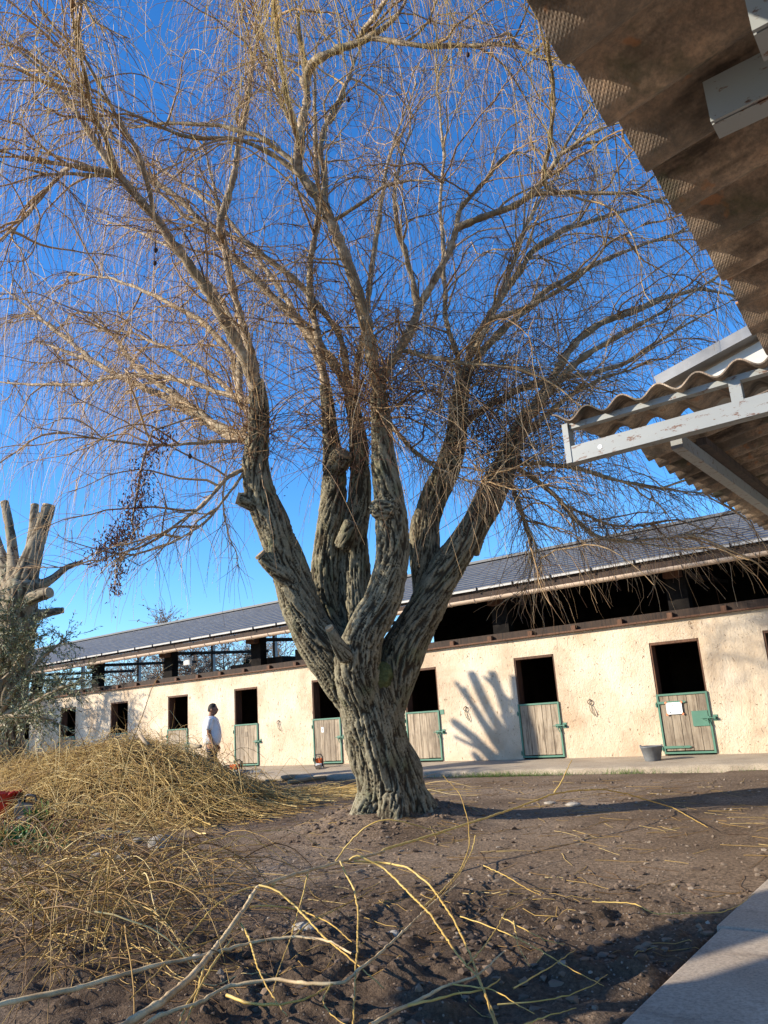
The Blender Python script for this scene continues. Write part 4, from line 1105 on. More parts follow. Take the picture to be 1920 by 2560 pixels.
def leaf_cluster(x0, y0, x1, y1, dd, n, sp_, hang):
    a, b = np.array(dp(x0, y0, dd)), np.array(dp(x1, y1, dd)); f = RNG.random(n)[:, None]
    C = a * (1 - f) + b * f + RNG.normal(size=(n, 3)) * sp_; C[:, 2] -= np.abs(RNG.normal(size=n)) * hang
    Vv, Ff = leaves(C, RNG.normal(size=(n, 3)) * .6 + np.array([0, 0, -.8]), RNG.uniform(.03, .075, n), RNG.uniform(.012, .022, n)); lv.append((Vv, Ff, np.repeat(RNG.random(n), 4)))
leaf_cluster(370, 900, 310, 1000, -.5, 300, .07, .12)
leaf_cluster(310, 1000, 265, 1160, -.6, 800, .08, .22)
leaf_cluster(262, 1130, 205, 1190, -.7, 430, .07, .10)
leaf_cluster(262, 1160, 250, 1270, -.7, 260, .035, .1)
for (x, y, dd), rad, n in HEADS[:5]: leaf_cluster(x - 40, y - 40, x + 40, y + 60, dd, 70, .12, .22)
wp(strands_obj("dead_leaves", lv, "dead_leaf", smooth=False))["kind"] = "stuff"
# hanging bare stem with the leaf tassel
wp(MB().tube([dp(420, 900, -.4), dp(330, 930, -.5), dp(310, 990, -.55), dp(295, 1070, -.6), dp(285, 1130, -.65), dp(292, 1160, -.65)], [.012, .012, .013, .013, .012, .011], 6).build("hanging_stem", "branch_bark", smooth=True))
n = 70; f = RNG.random(n)[:, None]; A_ = np.array(dp(330, 930, -.5)); B_ = np.array(dp(270, 1160, -.65)); C_ = np.array(dp(215, 1190, -.7))
P = np.where(f < .65, A_ + (B_ - A_) * f / .65, B_ + (C_ - B_) * (f - .65) / .35) + RNG.normal(size=(n, 3)) * .05
G_ = grow(P, RNG.normal(size=(n, 3)) * .5 + np.array([0, 0, -.5]), RNG.uniform(.15, .5, n), 7, 1.5, .15)
wp(strands_obj("tassel_twigs", [tubes(G_, taper(n, 7, .0045, .002), 3, RNG.random(n) * .6)], "shoot_red"))["kind"] = "stuff"
# cone-like galls
gmb = MB(); gmb.tube([(0, 0, -.035), (0, 0, -.02), (.004, 0, 0), (0, .003, .018), (0, 0, .03), (.004, 0, .08), (-.006, .004, .16), (.004, 0, .26)], [.006, .019, .024, .017, .006, .003, .003, .003], 8); gm = gmb.mesh("gall", True)
for x, y, dd in ((336, 540, -.8), (334, 568, -.8), (928, 45, -1.5), (962, 125, -1.6), (1010, 118, -1.6), (752, 215, -.8), (410, 985, -.5)):
    wp(link("gall", gm, "dead_leaf", None, tuple(dp(x, y, dd))))

# ================================================================== POLLARD, OLIVE, TREES BEYOND
def limb_tree(name, limbs, voxel, mat, parent, ampk=0.10, fr=14):
    """limbs: lists of (x,y,z,r) in world metres -> one continuous barked mesh"""
    mb = MB(); axes = []
    for L_ in limbs:
        P = np.array(L_, float); Q = resample(P, max(6, int(np.linalg.norm(np.diff(P[:, :3], axis=0), axis=1).sum() / 0.12))); axes.append(Q)
        mb.tube([q[:3] for q in Q], list(Q[:, 3]), 12)
    t = link("tmp", mb.mesh("tmp"), None); r = t.modifiers.new("r", 'REMESH'); r.mode = 'VOXEL'; r.voxel_size = voxel
    s = t.modifiers.new("s", 'SMOOTH'); s.factor = .5; s.iterations = 3
    me = bpy.data.meshes.new_from_object(t.evaluated_get(bpy.context.evaluated_depsgraph_get())); bpy.data.objects.remove(t)
    V = np.empty(len(me.vertices) * 3); me.vertices.foreach_get("co", V); V = V.reshape(-1, 3)
    Nn = np.empty(len(me.vertices) * 3); me.vertices.foreach_get("normal", Nn); Nn = Nn.reshape(-1, 3)
    bc, rad = bark_coords(V, axes)
    rd, rd2 = grain(V, Nn, axes, 16., 30., .3)
    V = V + Nn * (np.clip(rad * ampk, .004, .03) * (.5 - 1.1 * rd) + .2 * rad * (fbm(V[:, 0] * 4, V[:, 1] * 4, V[:, 2] * 2.5, 2) - .5))[:, None]
    me.vertices.foreach_set("co", V.astype(np.float32).ravel())
    me.attributes.new("bark", 'FLOAT_VECTOR', 'POINT').data.foreach_set("vector", bc.astype(np.float32).ravel())
    me.attributes.new("groove", 'FLOAT', 'POINT').data.foreach_set("value", np.clip(.8 * rd + .3 * rd2 - .1, 0, 1).astype(np.float32))
    me.polygons.foreach_set("use_smooth", np.ones(len(me.polygons), bool)); me.update(); me.materials.clear()
    return link(name, me, mat, parent)
PD = 16.4
def pp(x, y, w, dd=0.0):
    p = atd(x, y, PD + dd); return (*p, 0.41 * w / F_PX * (PD + dd))
plims = [
 [pp(5, 2010, 130), pp(8, 1900, 112), pp(20, 1780, 104), pp(35, 1650, 100), pp(48, 1540, 98), pp(62, 1450, 92)],
 [pp(50, 1480, 80), pp(78, 1400, 60, .1), pp(98, 1340, 46, .3), pp(112, 1300, 42, .4), pp(122, 1266, 40, .5)],
 [pp(50, 1470, 54), pp(72, 1400, 36, .3), pp(82, 1330, 27, .6), pp(87, 1265, 25, .9)],
 [pp(98, 1345, 24, .3), pp(100, 1310, 15, .7), pp(96, 1285, 11, 1.0)],
 [pp(40, 1480, 24), pp(10, 1440, 18, .7), pp(-10, 1425, 12, 1.2)],
 [pp(40, 1480, 60), pp(34, 1400, 34, .4), pp(28, 1340, 28, .8), pp(12, 1258, 26, 1.2)],
 [pp(30, 1480, 56), pp(6, 1400, 30, .6), pp(-22, 1330, 20, 1.0), pp(-45, 1275, 14, 1.4)],
 [pp(8, 1400, 34, .55), pp(-5, 1350, 18, .95), pp(-18, 1290, 12, 1.25)],
 [pp(30, 1500, 60), pp(-30, 1440, 38, .5), pp(-90, 1380, 30, .9), pp(-130, 1345, 24, 1.25)],
 [pp(62, 1490, 50), pp(100, 1462, 34, .1), pp(132, 1452, 26, .2), pp(160, 1418, 20, .4), pp(204, 1406, 15, .6)],
 [pp(60, 1540, 44), pp(100, 1538, 30, .2), pp(135, 1528, 24, .4), pp(155, 1526, 20, .5)],
 [pp(60, 1500, 44), pp(96, 1490, 40, -.4), pp(122, 1482, 36, -.5)],
 [pp(20, 1560, 60), pp(-50, 1470, 34, .5), pp(-100, 1420, 22, .8)],
]
pol = thing("pollard_tree", "thick pollarded tree cut back to pale stumps at the left edge", "tree", tuple(plims[0][0][:3]))
o = limb_tree("trunk", plims, 0.035, "pollard_bark", pol); o.matrix_parent_inverse = Matrix.Translation(-pol.location)
for L_ in plims[1:]:
    a, b = np.array(L_[-2][:3]), np.array(L_[-1][:3]); n_ = (b - a) / np.linalg.norm(b - a)
    c = MB().tube([b - n_ * .01, b + n_ * .03], [L_[-1][3] * .97, L_[-1][3] * .93], 14).build("cut_face", "cut_wood", pol); c.matrix_parent_inverse = Matrix.Translation(-pol.location)

def olive(name, label, base, stems, nl, spread, seed, lsize=.055, group=None):
    rng = np.random.default_rng(seed)
    t = thing(name, label, "tree", base, group=group); inv = Matrix.Translation(-t.location)
    mb = MB(); Cs, Ds = [], []; tw_ = []
    tk = limb_tree("trunk", [stems[0]], 0.03, "pollard_bark", t); tk.matrix_parent_inverse = inv
    for S in stems[1:]:
        mb.tube([s[:3] for s in S], [s[3] for s in S], 6)
    if mb.v:
        o = mb.build("limbs", "branch_bark", t, smooth=True); o.matrix_parent_inverse = inv
    Q = [np.array(resample(np.array(S), 14)) for S in stems[1:]]
    n = nl // 16
    ii = rng.integers(0, len(Q), n); P = np.array([Q[i][int(4 + rng.random() * 9.9), :3] for i in ii]); T = np.array([Q[i][-1, :3] - Q[i][-4, :3] for i in ii]); T /= np.linalg.norm(T, axis=1, keepdims=True)
    G_ = grow(P, T * .5 + rng.normal(size=P.shape) * .8, rng.uniform(.3, spread, n), 8, .7, .14, rng)
    geo = tubes(G_, taper(n, 8, .005, .0016), 3, rng.random(n) * .6)
    o = strands_obj("twigs", [geo], "thicket_twig", t); o.matrix_parent_inverse = inv; o["kind"] = "stuff"
    C = []; Dv = []
    for k in range(1, 8):
        for r in range(3):
            f = rng.random((n, 1)); p = G_[:, k - 1] * (1 - f) + G_[:, k] * f; d = G_[:, k] - G_[:, k - 1]; d /= np.linalg.norm(d, axis=1, keepdims=True)
            C.append(p); Dv.append(d + rng.normal(size=p.shape) * .65)
    C = np.concatenate(C); Dv = np.concatenate(Dv)
    Vv, Ff = leaves(C, Dv, rng.uniform(.7, 1.25, len(C)) * lsize, rng.uniform(.2, .3, len(C)) * lsize, rng)
    o = strands_obj("foliage", [(Vv, Ff, np.repeat(rng.random(len(C)), 4))], "olive_leaf", t, smooth=False); o.matrix_parent_inverse = inv; o["kind"] = "stuff"
    return t
OD = 15.4
def od(x, y, w, dd=0.0): p = atd(x, y, OD + dd); return (*p, .5 * w / F_PX * OD)
ost = [[od(-60, 2030, 34), od(-40, 1920, 30), od(-20, 1820, 26), od(-5, 1700, 22)],
       [od(-30, 1830, 16), od(40, 1720, 12), od(110, 1640, 8), od(160, 1600, 4)], [od(-30, 1850, 16), od(60, 1770, 12, -.4), od(150, 1720, 8, -.6), od(215, 1700, 4, -.7)],
       [od(-10, 1720, 16), od(10, 1640, 12), od(20, 1580, 8), od(30, 1530, 4)], [od(-10, 1720, 16), od(30, 1680, 12, .4), od(70, 1610, 8, .6), od(95, 1560, 4, .7)],
       [od(-20, 1800, 16), od(50, 1770, 12), od(100, 1750, 8, .3), od(170, 1680, 4, .3)], [od(-20, 1750, 16), od(-60, 1650, 12), od(-110, 1560, 8), od(-140, 1480, 4)],
       [od(-20, 1750, 14), od(-80, 1720, 12), od(-150, 1680, 8), od(-220, 1660, 4)], [od(-5, 1700, 12), od(0, 1620, 9, -.3), od(-10, 1540, 6, -.5), od(-10, 1480, 4, -.5)],
       [od(-20, 1800, 14), od(20, 1790, 11, -.6), od(70, 1790, 8, -.9), od(130, 1800, 4, -1)]]
olive("olive_tree", "silvery green olive tree in front of the pollard at the left edge", ost[0][0][:3], ost, 10000, 0.8, 21, .085)
# a second olive and pollards stand left of the view and throw their shade on the far end of the wall
for k, (bx, by, hh) in enumerate(((-32.6, -4.6, 5.4), (-29.4, -4.4, 4.6))):
    st = [[(bx, by, -.3, .28), (bx + .1, by, 1, .22), (bx - .1, by + .1, 2.4, .18), (bx, by, 3.2, .12)]]
    for a in range(9):
        an = a * .7 + k; st.append([(bx, by, 1.8 + .15 * a, .07), (bx + .8 * math.cos(an), by + .8 * math.sin(an), 2.8 + .1 * a, .05), (bx + 1.5 * math.cos(an), by + 1.5 * math.sin(an), hh * .7 + .15 * a, .03), (bx + 1.9 * math.cos(an), by + 1.9 * math.sin(an), hh * .8 + .2 * a, .015)])
    olive("olive_tree", ["olive tree standing outside the view to the left, nearest the stable end", "olive tree standing outside the view to the left, nearer the yard"][k], (bx, by, -.3), st, 15000, 1.3, 40 + k, .13)

def bare_tree(name, label, base, h, spread, n, seed, mat, lean=0.0, tw=0.02, leafy=0.0):
    rng = np.random.default_rng(seed); t = thing(name, label, "tree", base, group="trees behind the stable")
    b = np.zeros(3); mb = MB(); stems = []
    top = np.array([lean, 0, h * .85])
    tr = np.array([b + (top - b) * f + rng.normal(size=3) * np.array([.12, .12, 0]) * (f > 0) for f in np.linspace(0, 1, 9)])
    mb.tube(tr, list(np.linspace(h * .022, .02, 9)), 7); mb.build("trunk", "pollard_bark", t, smooth=True)
    k = 40; f = rng.uniform(.12, .98, k); P = np.array([tr[int(x * 8)] * (1 - (x * 8 % 1)) + tr[min(int(x * 8) + 1, 8)] * (x * 8 % 1) for x in f])
    Dn = rng.normal(size=(k, 3)) * np.array([1, 1, .3]) + np.array([0, 0, .7]); Ln = spread * (1.15 - f) * rng.uniform(.6, 1.2, k) + .5
    B1 = grow(P, Dn, Ln, 10, -.05, .12, rng)
    parts = [tubes(B1, taper(k, 10, .03 + .02 * (1 - f), .008), 4, rng.random(k) * .5)]
    B2q = [np.concatenate([s_, np.zeros((10, 1))], 1) for s_ in B1]
    pi = rng.integers(0, k, n); kk = rng.integers(1, 9, n); P2 = B1[pi, kk]; T2 = B1[pi, kk + 1 - (kk == 9)] - B1[pi, kk - 1]; T2 /= np.linalg.norm(T2, axis=1, keepdims=True)
    B2 = grow(P2, T2 * .7 + rng.normal(size=P2.shape) * .6 + np.array([0, 0, .2]), rng.uniform(.5, 1.8, n) * spread / 4 + .3, 7, .05, .14, rng)
    parts.append(tubes(B2, taper(n, 7, tw * .6, tw * .25), 3, rng.random(n)))
    o = strands_obj("crown", parts, mat, t); o["kind"] = "stuff"
    if leafy:
        m = int(leafy); pi = rng.integers(0, n, m); C = B2[pi, rng.integers(2, 7, m)] + rng.normal(size=(m, 3)) * .05
        Vv, Ff = leaves(C, rng.normal(size=(m, 3)), .13, .09, rng); o = strands_obj("dry_leaves", [(Vv, Ff, np.repeat(rng.random(m), 4))], "thicket_twig", t, smooth=False); o["kind"] = "stuff"
    return t
bt = [(410, 12.0, 8.6, 0), (330, 16.0, 6.6, 0), (480, 13.0, 6.4, 0), (560, 15.0, 7.0, 0), (250, 20.0, 7.5, 0), (150, 16.0, 6.2, 0), (640, 20.0, 7.0, 0), (700, 14.0, 6.0, 0), (60, 22.0, 7, 0), (380, 24.0, 7, 0), (520, 24., 7, 0)]
lab = ["tall bare tree with clinging dry leaves rising over the stable ridge", "bare bushy tree seen through the open eaves, under the first roof bay", "slender bare tree seen between the dark eaves posts", "bare tree seen through the eaves near the evergreen", "bare tree far left behind the stable roof", "low bare tree behind the olive, beyond the stable", "thin bare tree beside the willow trunk, beyond the stable", "bare tree seen just left of the willow trunk under the roof", "far bare tree at the left end of the stable", "distant bare tree behind the first roof bay", "distant bare tree behind the second roof bay"]
for i, (px, Y, h, ln) in enumerate(bt):
    p = aty(px, 1750, Y); bare_tree("bare_tree", lab[i], (p[0], p[1], -.3), h, 3.4, 520, 60 + i, "thicket_twig", leafy=900 if i < 4 else 300, tw=.026)
# evergreen beyond the eaves
p = aty(640, 1750, 17.0)
ev_ = thing("evergreen_tree", "dark evergreen seen through the open eaves left of the willow trunk", "tree", (p[0], p[1], -.3))
rng = np.random.default_rng(9)
MB().tube([(0, 0, 0), (0, 0, 5.5)], [.2, .05], 8).build("trunk", "pollard_bark", ev_)
n = 9000; hgt = rng.random(n) ** .8 * 5.2; r = (5.6 - hgt) * .38 * np.sqrt(rng.random(n)) * (1 + .3 * np.sin(hgt * 7)); a = rng.random(n) * 6.283
C = np.stack([r * np.cos(a), r * np.sin(a), hgt + .4], 1) + rng.normal(size=(n, 3)) * .12
Vv, Ff = leaves(C, np.stack([np.cos(a), np.sin(a), rng.normal(size=n) * .4 - .1], 1), .28, .09, rng)
strands_obj("foliage", [(Vv, Ff, np.repeat(rng.random(n), 4))], "conifer_leaf", ev_, smooth=False)["kind"] = "stuff"

# ================================================================== BRUSH HEAP
H0, H1 = np.array([-9.25, -7.0]), np.array([-16.5, -7.7])
hd = (H1 - H0) / np.linalg.norm(H1 - H0); hn = np.array([-hd[1], hd[0]]); HLen = np.linalg.norm(H1 - H0)
def heap_h(u, v):
    """u 0..1 along, v metres across"""
    top = np.interp(u, [-.02, .05, .12, .25, .38, .5, .65, .8, 1.0], [.0, .20, .44, .84, 1.06, 1.06, .90, .80, .5])
    wd = np.interp(u, [0, .1, .3, .6, 1], [.7, 1.25, 1.6, 1.6, 1.2])
    return top * np.clip(1 - (np.abs(v) / wd) ** 2.2, 0, 1)
heap = thing("brush_heap", "big heap of cut golden willow twigs in front of the stable", "brush heap", (H0[0] - 3, H0[1] - .3, float(gz(-11, -7))))
HI = Matrix.Translation(-heap.location)
uu, vv = np.meshgrid(np.linspace(-.01, 1.02, 90), np.linspace(-1.7, 1.7, 40))
XY = H0[None, None] + hd * (uu * HLen)[..., None] + hn * vv[..., None]
ZZ = gz(XY[..., 0], XY[..., 1]) + heap_h(uu, vv) * .84 * (.8 + .4 * fbm(uu * 22, vv * 3, 2.)) - .03
idx = np.arange(uu.size).reshape(uu.shape); F = np.stack([idx[:-1, :-1], idx[:-1, 1:], idx[1:, 1:], idx[1:, :-1]], -1).reshape(-1, 4)
o = link("heap_core", mesh_np("heap_core", np.concatenate([XY, ZZ[..., None]], -1).reshape(-1, 3), F, None, True), "heap_core", heap); o.matrix_parent_inverse = HI; o["kind"] = "stuff"
hp = []
def heap_strands(n, r0, r1, lo, hi, lift, tint, spread, K=12):
    u = RNG.uniform(.0, .98, n) ** .85; v = RNG.normal(size=n) * .75; Ln = RNG.uniform(lo, hi, n)
    an = RNG.normal(size=n) * spread + np.where(RNG.random(n) < .2, math.pi, 0)
    dx = -(hd[0] * np.cos(an) + hn[0] * np.sin(an)); dy = -(hd[1] * np.cos(an) + hn[1] * np.sin(an))   # tips towards the near end
    s = np.linspace(-.5, .5, K)[None] * Ln[:, None]
    bend = RNG.normal(size=n) * .12
    X = (H0[0] + hd[0] * u * HLen + hn[0] * v)[:, None] + dx[:, None] * s - dy[:, None] * bend[:, None] * s ** 2
    Y = (H0[1] + hd[1] * u * HLen + hn[1] * v)[:, None] + dy[:, None] * s + dx[:, None] * bend[:, None] * s ** 2
    U = ((X - H0[0]) * hd[0] + (Y - H0[1]) * hd[1]) / HLen; Vv = (X - H0[0]) * hn[0] + (Y - H0[1]) * hn[1]
    hh = heap_h(U, Vv)
    ker = np.array([.2, .2, .2, .2, .2]); hs = np.stack([np.convolve(np.pad(a, 2, mode='edge'), ker, 'valid') for a in hh])
    lf = (RNG.random(n) ** 1.5 * lift[0])[:, None] + (np.abs(RNG.normal(size=n)) * lift[1])[:, None] * np.clip(.35 - np.abs(s / Ln[:, None]), 0, 1) * 2
    Z = gz(X, Y) + hs * (RNG.uniform(.80, 1.0, n))[:, None] + lf + .015 + .02 * RNG.normal(size=X.shape).cumsum(1) * .5
    Z = np.maximum(Z, gz(X, Y) + .006)
    P = np.stack([X, Y, Z], -1); P += (RNG.normal(size=P.shape) * .008).cumsum(1)
    hp.append(tubes(P, taper(n, K, RNG.uniform(r0, r1, n), .0022), 3, np.clip(RNG.normal(tint, .27, n), 0, 1)))
heap_strands(5200, .0035, .0065, .8, 2.6, (.10, .10), .55, .5)
heap_strands(1300, .0035, .006, .8, 2.0, (.18, .36), .6, 1.0)
heap_strands(130, .009, .02, 1.4, 3.2, (.10, .08), .8, .45)
V_, F_, T_ = cat_geo(hp); o = link("cut_twigs", mesh_np("cut_twigs", V_, F_, {"tint": T_}, True), "twig_straw", heap); o.matrix_parent_inverse = HI; o["kind"] = "stuff"
# loose tips springing up out of the heap
n = 170; u = RNG.uniform(.02, .75, n); v = RNG.normal(size=n) * .6
P = np.stack([H0[0] + hd[0] * u * HLen + hn[0] * v, H0[1] + hd[1] * u * HLen + hn[1] * v, -.2 + heap_h(u, v)], 1)
G_ = grow(P, RNG.normal(size=(n, 3)) * np.array([.8, .8, .3]) + np.array([.3, 0, .75]), RNG.uniform(.4, 1.25, n), 12, 1.2, .1)
o = strands_obj("springing_tips", [tubes(G_, taper(n, 12, .004, .0018), 4, np.clip(RNG.normal(.5, .25, n), 0, 1))], "twig_straw", heap); o.matrix_parent_inverse = HI; o["kind"] = "stuff"
stubs = [((350, 1838), (372, 1862), .05), ((478, 1862), (502, 1866), .05)]
for a, b, r in stubs:
    o = MB().tube([atd(*a, 12.2), atd((a[0] + b[0]) / 2, (a[1] + b[1]) / 2 + 3, 12.1), atd(*b, 12.0)], [r * .6, r * .6, r * .55], 9).build("cut_stub", "branch_bark", heap, smooth=True); o.matrix_parent_inverse = HI

# ================================================================== CUT BRANCHES IN THE FOREGROUND
def z3(x, y): return x * .5787, 1950 + y * .5787
def z4(x, y): return 960 + x * .5787, 1950 + y * .5787
def traced(pts, r0, r1, name, mat, parent, n=None, knobs=True):
    def deep(x, y, d):                                   # lie as far off as the ground allows
        rz = ray(x, y)[2]; gd = (-.26 - CAM[2]) / rz if rz < -.02 else 99
        return min(d * 1.38, .93 * gd)
    kk = np.mean([deep(*p_) / p_[2] for p_ in pts]); r0 *= kk * .76; r1 *= kk * .7
    P = np.array([list(atd(x, y, deep(x, y, d))) for x, y, d in pts]); Q = resample(np.concatenate([P, np.zeros((len(P), 1))], 1), n or max(14, int(np.linalg.norm(np.diff(P, axis=0), axis=1).sum() / .035)))[:, :3]
    Q[:, 2] = np.maximum(Q[:, 2], ground_z(Q[:, 0], Q[:, 1]) + r1)
    k = len(Q); Q[1:-1] += RNG.normal(size=(k - 2, 3)) * .0016
    R = np.linspace(r0, r1, k)
    if knobs: R = R * (1 + .16 * (np.arange(k) % 4 == 0) + .05 * RNG.normal(size=k))
    Vv, Ff, Tt = tubes(Q[None], R[None], 8, np.array([.6]))
    s = np.arange(k) * .035; a = np.arange(8) * 2 * np.pi / 8
    bc = np.stack([R[:, None] * np.cos(a), R[:, None] * np.sin(a), np.repeat(s[:, None], 8, 1)], -1).reshape(-1, 3)
    tint = np.repeat(np.clip(.75 - .5 * np.linspace(0, 1, k) + .1 * RNG.normal(size=k), 0, 1), 8)
    return link(name, mesh_np(name, Vv, Ff, {"tint": tint, "bark": bc}, True), mat, parent)
def cutb(label, stem, r0, r1, shoots, mat="cut_bark", group="cut willow branches on the yard"):
    p = atd(*stem[0]); t = thing("cut_branch", label, "branch", (p[0], p[1], float(gz(p[0], p[1]))), group=group); inv = Matrix.Translation(-t.location)
    o = traced(stem, r0, r1, "stem", mat, t); o.matrix_parent_inverse = inv
    for sh_, a, b in shoots:
        o = traced(sh_, a, b, "shoot", "twig_golden", t); o.matrix_parent_inverse = inv
    return t
def A3(L_): return [(*z3(x, y), d) for x, y, d in L_]
def A4(L_): return [(*z4(x, y), d) for x, y, d in L_]
main = A3([(500, 1080, 2.55), (590, 1030, 2.65), (700, 960, 2.85), (830, 850, 3.1), (960, 690, 3.4), (1060, 550, 3.65), (1110, 465, 3.85), (1250, 415, 4.1), (1450, 360, 4.45), (1659, 310, 4.8)])
cutb("long pale cut willow branch arching across the foreground with yellow shoots", main, .019, .011, [
 (A3([(1640, 315, 4.8)]) + A4([(0, 300, 4.85), (200, 240, 5.1), (420, 170, 5.4), (600, 110, 5.7), (730, 60, 5.9), (830, 45, 6.1), (950, 40, 6.3), (1050, 60, 6.5), (1250, 120, 6.8), (1400, 205, 7.1)]), .0105, .004),
 (A4([(735, 55, 5.9), (760, 20, 5.92), (812, -88, 5.95)]), .007, .0035),
 (A3([(1120, 455, 3.85), (1190, 470, 3.8), (1290, 560, 3.7), (1400, 680, 3.6), (1500, 760, 3.5), (1659, 900, 3.4)]), .007, .003),
 (A3([(1190, 450, 3.95), (1050, 470, 3.9), (930, 540, 3.75), (820, 670, 3.6), (700, 810, 3.5), (560, 950, 3.4)]), .0065, .003),
 (A3([(1450, 350, 4.45), (1500, 280, 4.5), (1560, 215, 4.5), (1620, 180, 4.5)]) + A4([(0, 170, 4.5), (80, 178, 4.5), (180, 208, 4.5), (295, 235, 4.5)]), .006, .003),
 (A3([(1470, 350, 4.45), (1490, 400, 4.4), (1530, 470, 4.3), (1548, 560, 4.2), (1545, 700, 4.05), (1535, 850, 3.9), (1525, 1060, 3.75)]), .008, .0045),
 (A3([(1510, 345, 4.5), (1540, 320, 4.5), (1659, 380, 4.45)]) + A4([(60, 440, 4.3), (200, 580, 4.15), (320, 760, 4.0), (410, 860, 3.9), (460, 980, 3.8), (500, 1080, 3.7)]), .0085, .005),
 (A3([(1530, 350, 4.5), (1659, 358, 4.55)]) + A4([(100, 375, 4.4), (200, 455, 4.3), (300, 600, 4.15), (380, 770, 4.0), (420, 880, 3.9), (480, 1060, 3.75)]), .0085, .005),
 (A3([(1330, 405, 4.2), (1300, 530, 4.1), (1250, 700, 3.9), (1200, 830, 3.75), (1180, 920, 3.7)]), .006, .003),
 (A3([(1040, 620, 3.55), (1075, 680, 3.5), (1110, 800, 3.4), (1160, 910, 3.3), (1240, 1020, 3.2)]), .007, .003),
 (A3([(1080, 550, 3.7), (1150, 540, 3.75), (1300, 560, 3.8), (1430, 620, 3.8), (1520, 700, 3.8)]), .006, .003),
 (A3([(880, 800, 3.2), (860, 900, 3.1), (800, 980, 3.0), (770, 1070, 2.9)]), .008, .005),
 (A3([(1000, 690, 3.5), (930, 780, 3.3), (860, 900, 3.2), (800, 1060, 3.05)]), .008, .005),
 (A4([(170, 548, 4.2), (250, 480, 4.4), (330, 390, 4.6), (370, 290, 4.8), (365, 180, 5.0), (330, 60, 5.2), (255, -20, 5.3)]), .006, .003),
 (A4([(395, 240, 5.2), (380, 310, 5.1), (330, 400, 5.0), (250, 500, 4.8)]), .005, .003),
])
cutb("smooth grey cut branch lying along the bottom left", A3([(-60, 990, 2.9), (100, 945, 3.0), (300, 910, 3.15), (500, 850, 3.35), (700, 795, 3.6), (860, 765, 3.8), (1000, 725, 4.0), (1150, 690, 4.25), (1300, 675, 4.4), (1420, 695, 4.5), (1520, 750, 4.5)]), .017, .007, [
 (A3([(700, 795, 3.6), (760, 740, 3.7), (900, 700, 3.9), (1040, 640, 4.1)]), .005, .003),
 (A3([(1270, 675, 4.4), (1330, 620, 4.6), (1450, 560, 4.8), (1620, 470, 5.1)]), .006, .003)])
cutb("pale forked cut branch at the bottom centre edge", A3([(600, 1070, 2.8), (700, 1010, 2.9), (850, 970, 3.05), (980, 890, 3.2), (1200, 860, 3.45), (1330, 880, 3.6), (1480, 880, 3.8)]) + A4([(-30, 760, 3.9), (100, 640, 4.1), (200, 540, 4.3), (330, 440, 4.5)]), .012, .005, [
 (A3([(980, 930, 3.2), (1090, 970, 3.2), (1220, 970, 3.3), (1340, 940, 3.4), (1440, 880, 3.6)]), .009, .005),
 (A3([(1430, 880, 3.7), (1390, 950, 3.6), (1430, 1020, 3.5), (1500, 1060, 3.4)]), .005, .003)])
cutb("grey cut branch with thin yellow shoots at the lower right of the tangle", A4([(-60, 1060, 3.0), (60, 990, 3.15), (160, 950, 3.3), (260, 890, 3.5), (400, 850, 3.7), (520, 740, 4.0)]), .012, .004, [
 (A4([(100, 975, 3.2), (250, 940, 3.4), (330, 920, 3.55), (420, 915, 3.7), (500, 860, 3.9)]), .008, .004),
 (A4([(360, 800, 3.9), (430, 720, 4.1), (490, 640, 4.3), (530, 560, 4.5), (680, 480, 4.8)]), .005, .0025),
 (A4([(510, 595, 4.5), (600, 640, 4.5), (690, 690, 4.5), (780, 710, 4.6)]), .005, .0025),
 (A4([(330, 590, 4.2), (450, 630, 4.2), (570, 680, 4.2), (700, 750, 4.1), (830, 830, 4.1), (950, 890, 4.1)]), .005, .0025),
 (A4([(430, 370, 4.9), (520, 410, 4.8), (600, 460, 4.7), (680, 500, 4.6)]), .0045, .0025),
 (A4([(490, 970, 3.6), (640, 960, 3.8), (800, 930, 4.0), (900, 890, 4.2), (965, 840, 4.3)]), .005, .0025),
 (A4([(560, 900, 3.8), (700, 820, 4.0), (830, 730, 4.2)]), .005, .0025),
 (A4([(600, 1060, 3.5), (700, 1020, 3.6), (830, 985, 3.7)]), .005, .003),
 (A4([(560, 610, 4.4), (580, 720, 4.2), (630, 805, 4.1)]), .0045, .0025),
 (A4([(280, 880, 3.5), (470, 905, 3.6), (560, 960, 3.6), (650, 1010, 3.6)]), .005, .0025)])
cutb("thin yellow cut twig lying on the mud near the slab", A4([(900, 525, 5.6), (1000, 528, 5.7), (1090, 535, 5.75), (1165, 580, 5.6), (1300, 575, 5.8), (1450, 575, 6.0), (1530, 545, 6.3), (1600, 490, 6.6)]), .006, .003, [], mat="twig_golden")

# tangle of cut shoots lying at the lower left
tang = thing("brush_tangle", "loose tangle of arching cut twigs on the ground at lower left", "brush", (-4.6, -11.6, float(gz(-4.6, -11.6))))
TI = Matrix.Translation(-tang.location)
n = 1150
P = np.stack([RNG.uniform(-8.6, -3.2, n), RNG.uniform(-13.0, -10.3, n), np.zeros(n)], 1)
k = (P[:, 0] + 0.9 * (P[:, 1] + 12.6) < -4.45 + RNG.normal(size=n) * .35); P = P[k]; n = len(P)
P[:, 2] = ground_z(P[:, 0], P[:, 1]) + RNG.random(n) * .42
Dn = np.stack([RNG.normal(size=n) * .8 + .4, RNG.normal(size=n) * .7 + .1, RNG.random(n) * 1.0], 1)
G_ = grow(P, Dn, RNG.uniform(.7, 1.9, n), 16, 1.35, .075)
G_[..., 2] = np.maximum(G_[..., 2], ground_z(G_[..., 0].ravel(), G_[..., 1].ravel()).reshape(G_.shape[:2]) + .006)
